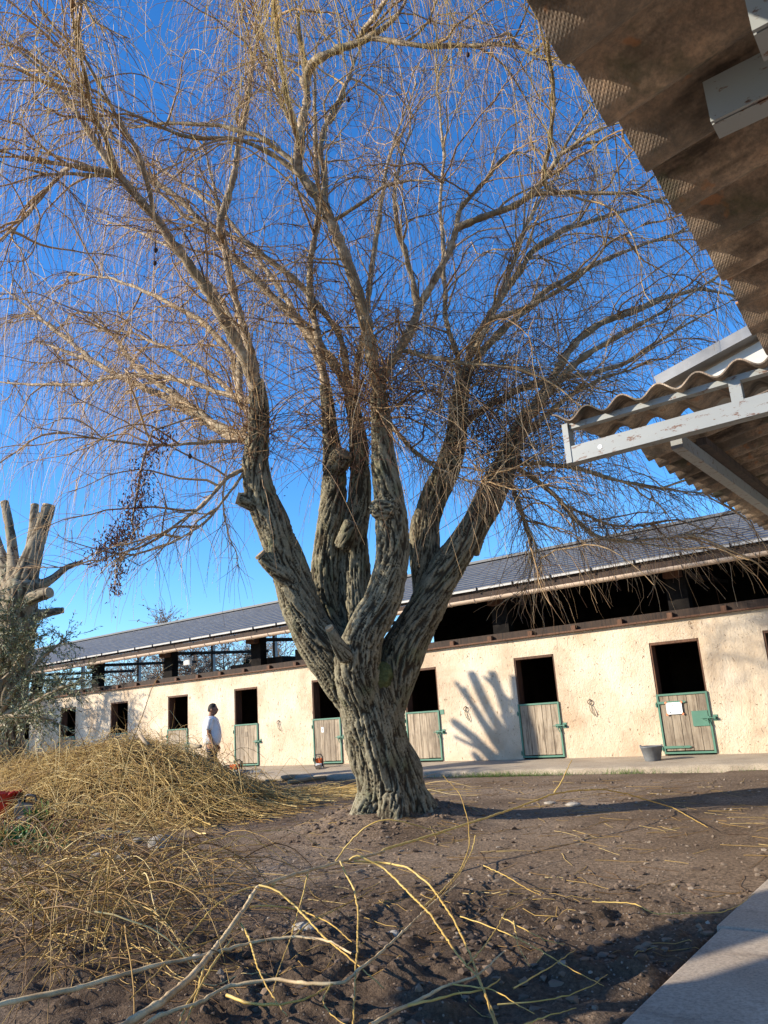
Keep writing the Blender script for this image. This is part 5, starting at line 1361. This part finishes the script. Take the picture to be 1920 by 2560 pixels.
parts = [tubes(G_, taper(n, 16, RNG.uniform(.0022, .0065, n), .0016), 4, np.clip(RNG.normal(.32, .30, n), 0, 1))]
Qs = [np.concatenate([s_, np.zeros((16, 1))], 1) for s_ in G_]
Pq, Tq, _ = spawn_from(Qs, 500, .2)
G2 = grow(Pq, Tq * .8 + RNG.normal(size=Pq.shape) * .5, RNG.uniform(.15, .5, len(Pq)), 7, 1.0, .1)
G2[..., 2] = np.maximum(G2[..., 2], ground_z(G2[..., 0].ravel(), G2[..., 1].ravel()).reshape(G2.shape[:2]) + .005)
parts.append(tubes(G2, taper(len(Pq), 7, .0024, .0012), 3, np.clip(RNG.normal(.45, .28, len(Pq)), 0, 1)))
o = strands_obj("twigs", parts, "twig_straw", tang); o.matrix_parent_inverse = TI; o["kind"] = "stuff"
# twig litter strewn under the willow
n = 900
P = np.stack([RNG.uniform(-11, -1.7, n), RNG.uniform(-13, -3.0, n), np.zeros(n)], 1); P[:, 2] = ground_z(P[:, 0], P[:, 1]) + .008
an = RNG.normal(size=n) * .9
G_ = grow(P, np.stack([np.cos(an), np.sin(an), np.zeros(n)], 1), RNG.uniform(.08, .6, n), 6, 0, .12)
G_[..., 2] = ground_z(G_[..., 0].ravel(), G_[..., 1].ravel()).reshape(G_.shape[:2]) + .006
tag(strands_obj("twig_litter", [tubes(G_, taper(n, 6, .0032, .0018), 3, np.clip(RNG.normal(.35, .3, n), 0, 1))], "twig_straw"), "small broken twigs strewn over the bare yard", "twigs", kind="stuff")
# a sheaf of cut twigs on the ground between heap and trunk
n = 140; c = np.array(onground(790, 1985)); P = c + np.stack([RNG.normal(size=n) * 1.0, RNG.normal(size=n) * .35, np.zeros(n)], 1); P[:, 2] = ground_z(P[:, 0], P[:, 1]) + .02 + RNG.random(n) * .06
an = RNG.normal(size=n) * .35 + .15
G_ = grow(P, np.stack([np.cos(an), np.sin(an), .12 + 0 * an], 1), RNG.uniform(.5, 1.4, n), 9, .5, .08)
G_[..., 2] = np.maximum(G_[..., 2], ground_z(G_[..., 0].ravel(), G_[..., 1].ravel()).reshape(G_.shape[:2]) + .008)
tag(strands_obj("twig_sheaf", [tubes(G_, taper(n, 9, .006, .0025), 3, np.clip(RNG.normal(.7, .2, n), 0, 1))], "twig_straw"), "flat scatter of straw coloured twigs between heap and willow trunk", "twigs", kind="stuff")

# pebbles and clods
def scatter_rocks(name, label, n, xr, yr, smin, smax, mat, seed, cond=None, cat="gravel"):
    import bmesh
    rng = np.random.default_rng(seed); bm = bmesh.new(); bmesh.ops.create_icosphere(bm, subdivisions=1, radius=1.0)
    bv = np.array([v.co[:] for v in bm.verts]); bf = np.array([[v.index for v in f.verts] for f in bm.faces]); bm.free()
    x = rng.uniform(*xr, n); y = rng.uniform(*yr, n)
    if cond is not None: k = cond(x, y, rng); x, y = x[k], y[k]
    n = len(x); s = smin + (smax - smin) * rng.random(n) ** 3
    sc = np.stack([s * rng.uniform(.8, 1.5, n), s * rng.uniform(.7, 1.2, n), s * rng.uniform(.4, .8, n)], 1); a = rng.random(n) * 6.28
    Vv = bv[None] * (1 + .28 * rng.normal(size=(n, len(bv), 1)).clip(-1.3, 1.3)) * sc[:, None]
    X = Vv[..., 0] * np.cos(a)[:, None] - Vv[..., 1] * np.sin(a)[:, None]; Y = Vv[..., 0] * np.sin(a)[:, None] + Vv[..., 1] * np.cos(a)[:, None]
    Vw = np.stack([X + x[:, None], Y + y[:, None], Vv[..., 2] + (ground_z(x, y) + sc[:, 2] * .3)[:, None]], -1)
    Fw = (bf[None] + (np.arange(n) * len(bv))[:, None, None]).reshape(-1, 3)
    o = link(name, mesh_np(name, Vw.reshape(-1, 3), Fw, {"tint": np.repeat(rng.random(n), len(bv))}, False), mat)
    return tag(o, label, cat, kind="stuff")
scatter_rocks("pebbles", "small pale pebbles pressed into the yard soil", 2600, (-9, -1.65), (-12.5, -2.9), .005, .026, "pebble", 1)
scatter_rocks("soil_clods", "dark churned clods of wet soil beside the concrete slab", 4200, (-7, -1.62), (-13.4, -7.5), .006, .034, "clod_soil", 2,
              lambda x, y, r: r.random(len(x)) < np.clip(1.3 - np.hypot((x + 2.7) / 2.4, (y + 11.3) / 2.0), .05, 1), "soil")
scatter_rocks("root_clods", "knobbly soil and root crumbs heaped round the willow foot", 2200, (-8.0, -4.6), (-9.2, -6.2), .008, .04, "clod_soil", 3,
              lambda x, y, r: r.random(len(x)) < np.clip(1.25 - np.hypot((x + 6.3) / 1.2, (y + 7.9) / 1.1), 0, 1), "soil")

# ================================================================== STONES AND PLANTING BED
def stone(px, py, w, h, mat, label, seed, sq=1.0):
    p = onground(px, py); d = float((p - CAM) @ FW); sx = .5 * w / F_PX * d; sz = .5 * h / F_PX * d
    o = link("stone", rock_mesh("stone", (sx, sx * .8, sz * 1.15), seed, 3), mat, None, (p[0], p[1], p[2] + sz * .62), (0, 0, .64 + .3 * math.sin(seed)))
    return tag(o, label, "stone", "edging stones of the planting bed")
stone(400, 2118, 66, 34, "pale_stone", "pale lumpy boulder at the right end of the bed edging", 1)
SL_ = [(438, 2108, 16, 12, "small pale stone touching the right side of the lumpy boulder"), (345, 2108, 30, 16, "flat stone just left of the lumpy boulder"), (318, 2090, 28, 16, "rounded stone at the back of the bed edging, behind the flat one"),
       (292, 2100, 40, 22, "wide grey cobble in the middle of the bed edging"), (268, 2084, 34, 18, "brown cobble behind the wide grey one"), (252, 2106, 30, 22, "egg shaped cobble left of the wide grey one"),
       (236, 2094, 22, 16, "small round cobble between larger stones"), (206, 2102, 36, 24, "large tan cobble near the red leaved plants"), (228, 2118, 24, 16, "low stone in front of the tan cobble"),
       (205, 2140, 30, 18, "half buried stone at the front of the bed"), (245, 2150, 36, 22, "round stone at the front of the bed, under twigs"), (318, 2150, 46, 20, "bluish flat stone in shade before the edging"), (75, 2175, 36, 20, "grey stone in shade at the lower left"), (300, 2122, 44, 20, "dark cobble in front of the wide grey one"),]
for i, (x, y, w, h, lb) in enumerate(SL_): stone(x, y, w, h, "stone", lb, 5 + i)
for i, (x, y, w, h, lb) in enumerate(((492 * 1.0 + 0, 2400, 30, 20, "white stone on the mud behind the cut branches"), (985, 2345, 34, 26, "white rounded stone half under the cut branches at centre"), (1435, 2015, 40, 12, "pale flat stone in the trunk shadow"), (1375, 2010, 30, 10, "pale chip of stone beside the flat one in the trunk shadow"), (760, 2325, 70, 24, "pale flat stone behind the arching cut branch"), (1443, 2420, 14, 8, "small white pebble on the dark mud"))):
    p = onground(x, y); d = float((p - CAM) @ FW); sx = .5 * w / F_PX * d; sz = .5 * h / F_PX * d
    tag(link("stone", rock_mesh("stone", (sx, sx * .8, sz), 30 + i, 2), "pale_stone", None, (p[0], p[1], p[2] + sz * .5)), lb, "stone")

def plant(name, label, px, py, n, h, spread, lw, mat, seed, upright=.9, cat="plant"):
    rng = np.random.default_rng(seed); p = onground(px, py); t = thing(name, label, cat, tuple(p))
    P = np.stack([rng.normal(size=n) * spread, rng.normal(size=n) * spread, rng.random(n) * .04 + .04], 1)
    K = 6; D_ = np.stack([rng.normal(size=n) * .5, rng.normal(size=n) * .5, np.full(n, upright)], 1)
    G_ = grow(P, D_, rng.uniform(.6, 1.1, n) * h, K, .8 / max(h, .1) * .4, .06, rng)
    T = np.gradient(G_, axis=1); S = np.cross(T, rng.normal(size=(n, 1, 3))); S /= np.linalg.norm(S, axis=2, keepdims=True)
    w = np.array([.5, .9, 1, .85, .55, .05])[None, :, None] * lw / 2
    Vv = np.stack([G_ - S * w, G_ + S * w], 2).reshape(-1, 3); idx = np.arange(n * K * 2).reshape(n, K, 2)
    Ff = np.stack([idx[:, :-1, 0], idx[:, :-1, 1], idx[:, 1:, 1], idx[:, 1:, 0]], -1).reshape(-1, 4)
    o = strands_obj("foliage", [(Vv, Ff, np.repeat(rng.random(n), K * 2))], mat, t); o["kind"] = "stuff"
    return t
plant("leafy_plant", "clump of upright green strap leaves beside the black container", 118, 2068, 120, .38, .13, .03, "green_leaf", 1)
plant("leafy_plant", "small green plant right of the strap leaved clump", 205, 2068, 50, .22, .09, .03, "green_leaf", 2)
plant("leafy_plant", "green shrub at the left edge below the red tub", 20, 2130, 160, .34, .26, .028, "green_leaf", 3)
plant("leafy_plant", "dark green low plant in the shade of the bed, left of the stones", 95, 2140, 90, .20, .16, .024, "green_leaf", 6)
def bushy(label, px, py, n, h, spread, seed):
    rng = np.random.default_rng(seed); p = onground(px, py); t = thing("red_leaved_plant", label, "plant", tuple(p)); m = 40
    P = np.stack([rng.normal(size=m) * spread, rng.normal(size=m) * spread * .7, np.full(m, .03)], 1)
    G_ = grow(P, rng.normal(size=(m, 3)) * .5 + np.array([0, 0, .7]), rng.uniform(.5, 1.2, m) * h, 7, .5, .1, rng)
    o = strands_obj("stems", [tubes(G_, taper(m, 7, .004, .002), 3, rng.random(m))], "shoot_red", t); o["kind"] = "stuff"
    C = G_[rng.integers(0, m, n), rng.integers(1, 7, n)] + rng.normal(size=(n, 3)) * .02
    Vv, Ff = leaves(C, rng.normal(size=(n, 3)) + np.array([0, 0, .3]), rng.uniform(.03, .06, n), .022, rng)
    o = strands_obj("foliage", [(Vv, Ff, np.repeat(rng.random(n), 4))], "red_leaf", t, smooth=False); o["kind"] = "stuff"
bushy("dark red leaved plant at the left of the bed below the red tub", 40, 2095, 700, .24, .25, 4)
bushy("dark red leaved plant beside the tan cobble", 130, 2105, 600, .22, .22, 5)
plant("weed", "pale green weed at the foot of the willow trunk, left one", 962, 2082, 26, .10, .05, .03, "green_leaf", 7, .4)
plant("weed", "pale green weed at the foot of the willow trunk, right one", 1030, 2070, 26, .12, .05, .03, "green_leaf", 8, .5)
# grass along the kerb
n = 1500; xx = np.concatenate([RNG.normal(-8.1, .45, 700), RNG.normal(-7.0, .35, 300), RNG.normal(-5.5, .25, 160), RNG.uniform(-14, -2, 340)])
P = np.stack([xx, kerb(xx) - .07 - np.abs(RNG.normal(size=n)) * .07, np.full(n, -.17)], 1)
G_ = grow(P, RNG.normal(size=(n, 3)) * .5 + np.array([0, -.2, .8]), RNG.uniform(.06, .16, n), 4, 3, .1)
tag(strands_obj("grass", [tubes(G_, taper(n, 4, .004, .001), 3, RNG.random(n))], "grass_blade"), "short green grass along the pavement edge", "grass", kind="stuff")

# ================================================================== TUB, CONTAINER, BUCKET
p = onground(4, 2066); tb = thing("red_tub", "red plastic tub at the left edge beside the black container", "tub", tuple(p))
MB().lathe([(.0, .01), (.20, .01), (.21, .02), (.27, .50), (.295, .51), (.295, .54), (.265, .54), (.26, .50), (.20, .04), (.0, .035)], n=28).build("body", "red_plastic", tb, smooth=True)
for s in (-1, 1):
    MB().tube([(s * .28, -.09, .47), (s * .33, -.06, .52), (s * .34, 0, .54), (s * .33, .06, .52), (s * .28, .09, .47)], .014, 6).build("handle", "red_plastic", tb, smooth=True)
p = onground(66, 2070); jc = thing("black_container", "black plastic canister with a loop handle next to the red tub", "container", tuple(p), .5)
mb = MB(); mb.add([(-.17, -.10, .01), (.17, -.10, .01), (.17, .10, .01), (-.17, .10, .01), (-.17, -.10, .33), (.17, -.10, .30), (.17, .10, .30), (-.17, .10, .33), (-.10, -.07, .40), (.13, -.07, .36), (.13, .07, .36), (-.10, .07, .40)],
  [(3, 2, 1, 0), (0, 1, 5, 4), (1, 2, 6, 5), (2, 3, 7, 6), (3, 0, 4, 7), (4, 5, 9, 8), (5, 6, 10, 9), (6, 7, 11, 10), (7, 4, 8, 11), (8, 9, 10, 11)])
mb.build("body", "black_plastic", jc, bevel=.02)
MB().tube([(-.06, 0, .37), (-.05, 0, .47), (.0, 0, .50), (.12, 0, .48), (.15, 0, .42), (.14, 0, .33)], .018, 8).build("handle", "black_plastic", jc, smooth=True)
MB().tube([(-.12, 0, .36), (-.135, 0, .45)], .035, 12).build("cap", "black_plastic", jc)
MB().box(-.12, .10, -.106, -.1005, .10, .20).build("label_panel", "grey_plastic", jc)

p = atz(1633, 1903, -.03); bk = thing("water_bucket", "dark grey rubber bucket on the pavement beside the half door with the notice", "bucket", (p[0], p[1], -.028))
k = .5 * 54 / F_PX * float((p - CAM) @ FW)
MB().lathe([(0, 0), (k * .70, 0), (k * .72, .01), (k * .97, .245), (k * 1.03, .25), (k * 1.03, .268), (k * .95, .268), (k * .92, .24), (k * .68, .02), (0, .018)], n=28).build("body", "grey_plastic", bk, smooth=True)
MB().tube([(k * 1.02 * math.cos(a), k * 1.05 * math.sin(a) * .5 - .02, .25 - .16 * math.sin(a)) for a in np.linspace(0, math.pi, 12)], .005, 6).build("handle", "zinc", bk, smooth=True)
for s in (-1, 1): MB().box(s * k - .012, s * k + .012, -.02, .02, .235, .29).build("handle_lug", "grey_plastic", bk)

# ================================================================== NOTICE ON THE DOOR, TETHER ROPES
nx_, nz_ = -5.4 + .17, .76
nt_ = thing("door_notice", "white paper notice with orange tape corners on the half door", "notice", (nx_, -.044, nz_))
PW, PH = .30, .22
MB().box(0, PW, -.003, 0, 0, PH).build("sheet_of_paper", "paper", nt_)
def print_line(x0, x1, z, h, seed):
    """a line of small print, too far off to read: strokes of uneven width and height"""
    r = random.Random(seed); mb = MB(); x = x0
    while x < x1:
        w = r.uniform(.0025, .007); hh = h * r.uniform(.55, 1.0); mb.box(x, x + w, -.0052, -.0040, z, z + hh); x += w + r.uniform(.0015, .003) + (.009 if r.random() < .14 else 0)
    mb.build("print_line", "ink", nt_)
print_line(PW * .36, PW * .55, PH * .74, .017, 1); print_line(PW * .22, PW * .86, PH * .57, .010, 2); print_line(PW * .38, PW * .66, PH * .40, .010, 3)
MB().add([(.05, -.0045, .03), (.085, -.0045, .03), (.07, -.0045, .05), (.055, -.0045, .06)], [(0, 1, 2, 3)]).build("printed_mark", "ink", nt_)
MB().box(PW - .045, PW - .033, -.0055, -.0042, .035, .052).build("printed_mark", "ink", nt_)
for x, z in ((0, 0), (PW, 0), (0, PH), (PW, PH)):
    c = MB(); s = .028; c.add([(x - s, -.0062, z), (x, -.0062, z - s), (x + s, -.0062, z), (x, -.0062, z + s), (x - s, -.0050, z), (x, -.0050, z - s), (x + s, -.0050, z), (x, -.0050, z + s)], [(0, 1, 2, 3), (7, 6, 5, 4), (0, 4, 5, 1), (1, 5, 6, 2), (2, 6, 7, 3), (3, 7, 4, 0)])
    c.build("tape_corner", "orange_tape", nt_)
TR = [(1164, 1772, 40, "tether ring with rope loop on the wall left of the pollard shadow", True), (1475, 1755, 44, "tether ring with rope on the wall right of the shadowed half door", True), (696, 1806, 30, "tether ring with rope loop on the wall right of the worn half door", True)]
for x, y, ln, lb, _ in TR:
    p = aty(x, y, -.02); t = thing("tether_ring", lb, "tether ring", (p[0], -.001, p[2]), group="tether rings along the stable wall")
    MB().tube([(.045 * math.cos(a), -.03, .045 * math.sin(a)) for a in np.linspace(0, 2 * math.pi, 17)], .008, 6).build("ring", "iron", t, smooth=True)
    MB().tube([(0, 0, .05), (0, -.035, .05), (0, -.04, .03)], .009, 6).build("staple", "iron", t)
    q = ln / 100.
    MB().tube([(0, -.035, -.04), (-.02, -.03, -.1), (-.01 + .03 * q, -.025, -.22 * q - .1), (.07, -.03, -.42 * q - .1), (.09, -.03, -.38 * q - .1), (.06, -.035, -.15), (.01, -.04, -.05)], .007, 5).build("rope_loop", "rope", t, smooth=True)

# ================================================================== CHAINSAWS, LOGS
def chainsaw(label, loc, rz, upright, bar_mat, s=1.0):
    t = thing("chainsaw", label, "chainsaw", loc, rz, group="chainsaws left on the pavement"); e = t
    MB().box(-.11 * s, .10 * s, -.07 * s, .07 * s, .0, .11 * s).build("engine_body", "white_plastic", t, bevel=.015)
    MB().box(-.08 * s, .09 * s, -.065 * s, .065 * s, .112 * s, .21 * s).build("top_cover", "orange_plastic", t, bevel=.02)
    MB().tube([(-.09 * s, -.08 * s, .05 * s), (-.10 * s, -.09 * s, .24 * s), (-.08 * s, -.05 * s, .29 * s), (-.07 * s, .05 * s, .29 * s), (-.09 * s, .08 * s, .20 * s), (-.09 * s, .08 * s, .04 * s)], .013 * s, 8).build("front_handle", "black_plastic", t, smooth=True)
    MB().tube([(.08 * s, 0, .18 * s), (.18 * s, 0, .19 * s), (.27 * s, 0, .14 * s), (.27 * s, 0, .05 * s), (.16 * s, 0, .02 * s), (.08 * s, 0, .02 * s)], .016 * s, 8).build("rear_handle", "black_plastic", t, smooth=True)
    MB().tube([(-.13 * s, -.05 * s, .14 * s), (-.15 * s, -.03 * s, .26 * s), (-.15 * s, .04 * s, .26 * s), (-.13 * s, .06 * s, .14 * s)], .009 * s, 6).build("hand_guard", "black_plastic", t)
    pr = [(-.10, .03), (-.12, .015), (-.52, .02), (-.56, .05), (-.52, .08), (-.12, .085), (-.10, .07)]
    mb = MB(); n = len(pr); mb.add([(x * s, -.055 * s, z * s) for x, z in pr] + [(x * s, -.049 * s, z * s) for x, z in pr], [tuple(range(n)), tuple(range(2 * n - 1, n - 1, -1))] + [(i, i + n, (i + 1) % n + n, (i + 1) % n) for i in range(n)])
    mb.build("guide_bar", bar_mat, t)
    MB().tube([(x * s, -.052 * s, z * s) for x, z in pr + pr[:1]], .006 * s, 5).build("chain", "iron", t)
    MB().tube([(0.03 * s, -.0705 * s, .055 * s), (0.03 * s, -.078 * s, .055 * s)], .04 * s, 14).build("starter_cover", "grey_plastic", t)
    return t
p = atz(800, 1921, -.035); chainsaw("orange and white chainsaw standing upright on the pavement by the willow", (p[0], p[1], -.035), math.radians(118), True, "zinc", 1.15)
p = atz(588, 1938, -.035); chainsaw("grey and orange chainsaw lying on the pavement behind the heap by the man", (p[0], p[1], -.035), math.radians(200), False, "zinc", 1.2)
def log(label, a, b, r, rb=None):
    A = onground(*a); B = onground(*b); A[2] += r; B[2] += (rb or r); t = thing("log", label, "log", tuple(A), group="cut logs at the pavement edge")
    P = np.array([[*(A + (B - A) * f + np.array([0, 0, .015 * math.sin(3 * f)])), r + ((rb or r) - r) * f] for f in np.linspace(0, 1, 9)]); P[:, :3] -= A
    MB().tube([q[:3] for q in P], [q[3] * random.uniform(.94, 1.05) for q in P], 12).build("bark", "branch_bark", t, smooth=True)
    for q, q2 in ((P[0], P[1]), (P[-1], P[-2])):
        n_ = (q[:3] - q2[:3]); n_ /= np.linalg.norm(n_); MB().tube([q[:3] - n_ * .002, q[:3] + n_ * .006], [q[3] * .93, q[3] * .9], 14).build("cut_face", "cut_wood", t)
log("pale cut log end facing the camera left of the willow trunk", (704, 1954), (745, 1950), .06)
log("long cut log lying along the pavement edge left of the willow trunk", (722, 1962), (842, 1946), .05, .035)
log("thin pole half under the heap at the pavement edge", (590, 1958), (690, 1955), .03, .025)

# ================================================================== THE MAN
pm = None
for Yv in np.arange(-6, 0, .02):
    q = aty(528, 1771, Yv)
    if q[2] >= 1.52: pm = q; break
gx, gy = pm[0], pm[1]; gzv = -.04 if gy > float(kerb(gx)) else float(gz(gx, gy)); 
man_z = gzv; HS = (pm[2] - gzv) / 1.72
def skin_mesh(name, verts, edges, radii, mat, parent, sub=2, root=0):
    me = bpy.data.meshes.new(name); me.from_pydata([tuple(v) for v in verts], edges, []); me.update()
    o = bpy.data.objects.new(name, me); COL.objects.link(o)
    sk = o.modifiers.new("skin", 'SKIN'); sk.use_smooth_shade = True
    if not me.skin_vertices: me.attributes
    for i, r in enumerate(radii):
        d = me.skin_vertices[0].data[i]; d.radius = r if isinstance(r, tuple) else (r, r); d.use_root = (i == root)
    su = o.modifiers.new("sub", 'SUBSURF'); su.levels = sub; su.render_levels = sub
    m2 = bpy.data.meshes.new_from_object(o.evaluated_get(bpy.context.evaluated_depsgraph_get())); bpy.data.objects.remove(o)
    m2.polygons.foreach_set("use_smooth", np.ones(len(m2.polygons), bool)); m2.materials.clear()
    return link(name, m2, mat, parent)
# local frame: +x is the way he faces (image right), +y away from camera
V = [(0, 0, .93), (0.01, 0, 1.10), (.0, 0, 1.28), (-.01, 0, 1.42), (-.005, 0, 1.50), (.02, 0, 1.555), (.025, 0, 1.66),
     (0, -.17, 1.40), (-.02, -.215, 1.14), (.07, -.225, .90), (.09, -.225, .82),
     (0, .17, 1.40), (-.02, .215, 1.14), (.07, .225, .90), (.09, .225, .82),
     (0, -.09, .88), (.02, -.10, .50), (-.03, -.10, .09), (.11, -.11, .04),
     (0, .09, .88), (.03, .10, .50), (.02, .10, .09), (.16, .11, .04)]
E_ = [(0, 1), (1, 2), (2, 3), (3, 4), (4, 5), (5, 6), (3, 7), (7, 8), (8, 9), (9, 10), (3, 11), (11, 12), (12, 13), (13, 14), (0, 15), (15, 16), (16, 17), (17, 18), (0, 19), (19, 20), (20, 21), (21, 22)]
R_ = [(.13, .15), (.145, .16), (.145, .165), (.10, .12), (.055, .058), (.07, .07), (.085, .075), .062, .048, .034, .04, .062, .048, .034, .04, .09, .062, .045, .045, .09, .062, .045, .045]
# fingers of both hands
for h, s in ((10, -1), (14, 1)):
    bx, by, bz = V[h]
    for k, (ox, ln) in enumerate(((.035, .075), (.013, .085), (-.01, .08), (-.03, .062))):
        i = len(V); V += [(bx + ox, by, bz - .035), (bx + ox + .012, by, bz - .035 - ln * .55), (bx + ox + .004, by - s * .012, bz - .035 - ln)]
        E_ += [(h, i), (i, i + 1), (i + 1, i + 2)]; R_ += [.011, .0095, .008]
    i = len(V); V += [(bx + .045, by - s * .012, bz - .005), (bx + .062, by - s * .02, bz - .045)]; E_ += [(h, i), (i, i + 1)]; R_ += [.012, .0095]
man = thing("person", "person in white t-shirt and dark trousers standing behind the brush heap, facing right", "person", (gx, gy, man_z), math.radians(40))
HS *= 1.05; man.scale = (HS, HS * 1.1, HS)
body = skin_mesh("body", V, E_, R_, "skin", man)
# head: shaped from a sphere with brow, nose, chin; ears
import bmesh
bm = bmesh.new(); bmesh.ops.create_uvsphere(bm, u_segments=28, v_segments=20, radius=1.0)
for v in bm.verts:
    x, y, z = v.co; X, Y, Z = x * .100, y * .078, z * .122
    if z < -.1: X += .018 * (-z); Y *= 1 - .28 * (-z)
    if x > .75 and abs(y) < .42:
        X += .026 * math.exp(-((z + .12) / .16) ** 2 - (y / .17) ** 2) + .006 * math.exp(-((z + .42) / .09) ** 2 - (y / .3) ** 2) + .008 * math.exp(-((z - .16) / .08) ** 2 - (y / .5) ** 2)
        X -= .010 * math.exp(-((z - .02) / .09) ** 2 - ((abs(y) - .33) / .12) ** 2)
        X += .008 * math.exp(-((z + .78) / .16) ** 2 - (y / .3) ** 2)
    v.co = (X + .035, Y, Z + 1.612)
me = bpy.data.meshes.new("head"); bm.to_mesh(me); bm.free(); me.polygons.foreach_set("use_smooth", np.ones(len(me.polygons), bool))
# head belongs to the body: join the two meshes into one continuous figure
hd_o = link("head", me, "skin", man)
jb = MB()
for s in (-1, 1): jb.lathe([(0.001, -.03), (.018, -.024), (.024, 0), (.02, .026), (.001, .034)], (.025, s * .078, 1.60), 10)
ears = jb.build("ears", "skin", man, smooth=True)
for o_ in (hd_o, ears): o_.parent = None
def join(a, others):
    V0 = [np.array([v.co[:] for v in x.data.vertices]) for x in [a] + others]; Ff = []; n = 0
    for x, vv_ in zip([a] + others, V0):
        Ff += [tuple(i + n for i in p_.vertices) for p_ in x.data.polygons]; n += len(vv_)
    m = bpy.data.meshes.new("body"); m.from_pydata([tuple(v) for v in np.concatenate(V0)], [], Ff); m.polygons.foreach_set("use_smooth", np.ones(len(Ff), bool)); m.update()
    m.materials.append(MATS["skin"]); a.data = m
    for x in others: bpy.data.objects.remove(x)
join(body, [hd_o, ears])
# eyes and mouth lines
MB().tube([(.128, -.030, 1.614), (.124, -.045, 1.614)], .0065, 6).build("eye", "hair", body); MB().tube([(.128, .030, 1.614), (.124, .045, 1.614)], .0065, 6).build("eye", "hair", body)
MB().tube([(.128, -.022, 1.558), (.134, 0, 1.557), (.128, .022, 1.558)], .004, 5).build("mouth", "shoot_red", body)
# hair cap
bm = bmesh.new(); bmesh.ops.create_uvsphere(bm, u_segments=28, v_segments=20, radius=1.0)
kill = [v for v in bm.verts if (v.co.z < .30 and v.co.x > .15) or (v.co.z < .62 and v.co.x > .72) or v.co.z < -.35]
bmesh.ops.delete(bm, geom=kill, context='VERTS')
for v in bm.verts:
    x, y, z = v.co; f = 1 + .05 * (vnoise(x * 9, y * 9, z * 9) - .5)
    v.co = (x * .108 * f + .032, y * .085 * f, z * .132 * f + 1.614)
me = bpy.data.meshes.new("hair"); bm.to_mesh(me); bm.free(); me.polygons.foreach_set("use_smooth", np.ones(len(me.polygons), bool)); link("hair", me, "hair", body)
# clothes
tv = [(0, 0, .84), (0.015, 0, 1.02), (.015, 0, 1.15), (.0, 0, 1.30), (-.01, 0, 1.43), (-.005, 0, 1.475), (0, -.185, 1.41), (-.015, -.215, 1.27), (-.02, -.222, 1.17), (0, .185, 1.41), (-.015, .215, 1.27), (-.02, .222, 1.17)]
te = [(0, 1), (1, 2), (2, 3), (3, 4), (4, 5), (4, 6), (6, 7), (7, 8), (4, 9), (9, 10), (10, 11)]
skin_mesh("t_shirt", tv, te, [(.20, .20), (.23, .22), (.225, .22), (.20, .20), (.135, .16), (.075, .085), .092, .088, .082, .092, .088, .082], "cloth_white", body, 2)
trv = [(0, 0, .96), (0, 0, .86), (0, -.095, .84), (.02, -.10, .50), (-.03, -.10, .08), (0, .095, .84), (.03, .10, .50), (.02, .10, .08)]
skin_mesh("trousers", trv, [(0, 1), (1, 2), (2, 3), (3, 4), (1, 5), (5, 6), (6, 7)], [(.15, .16), (.155, .17), .105, .085, .075, .105, .085, .075], "cloth_dark", body, 2)
for sx, sy in ((-.03, -.10), (.02, .10)):
    sm_ = rock_mesh("shoe", (.15, .055, .05), 50, 2); link("shoe", sm_, "shoe", body, (sx + .06, sy, .045))

# ================================================================== WIRE, ADDED SHADE BOARDS BEHIND THE VIEWER
a, b = atd(-200, 1128, 40), atd(70, 1134, 46)
tag(MB().tube([a, (a + b) / 2 - np.array([0, 0, .05]), b, b + (b - a) * 3], .012, 5).build("overhead_wire", "dark_steel"), "thin overhead wire crossing the sky at the far left", "wire")
# unseen boards on posts, added behind the viewer to shade the foreground
def shadow_src(x, y, H): t = (H + .3) / math.tan(SUN_EL) / math.sqrt(2); return x - t, y - t
pg = thing("added_shade_boards", "unseen boards on posts, added behind the viewer for their shadow bands", "shade boards", (-7.5, -16.5, -.35))
PGI = Matrix.Translation(-pg.location)
Hh = 2.7
def strip(c0, c1, w, name):
    a = np.array([*shadow_src(*c0, Hh), Hh]); b = np.array([*shadow_src(*c1, Hh), Hh]); o = MB().bar(a, b, w, .06).build(name, "dark_timber", pg); o.matrix_parent_inverse = PGI; return a, b
dirv = np.array([.44, .90]); nrm = np.array([.90, -.44])
c = np.array([-2.05, -10.9]) + nrm * .30
a1, b1_ = strip(c - dirv * 1.5, c + dirv * 1.9, .62, "shade_board")
c2 = np.array([-1.44, -11.6]) + nrm * .75
a2, b2_ = strip(c2 - dirv * 0.9, c2 + dirv * 2.2, 1.5, "shade_board")
for q in (a1, b1_, a2, b2_):
    if q is b1_: continue
    o = MB().tube([(q[0], q[1], -.4), (q[0], q[1], Hh - .03)], .06, 8).build("post", "dark_timber", pg); o.matrix_parent_inverse = PGI
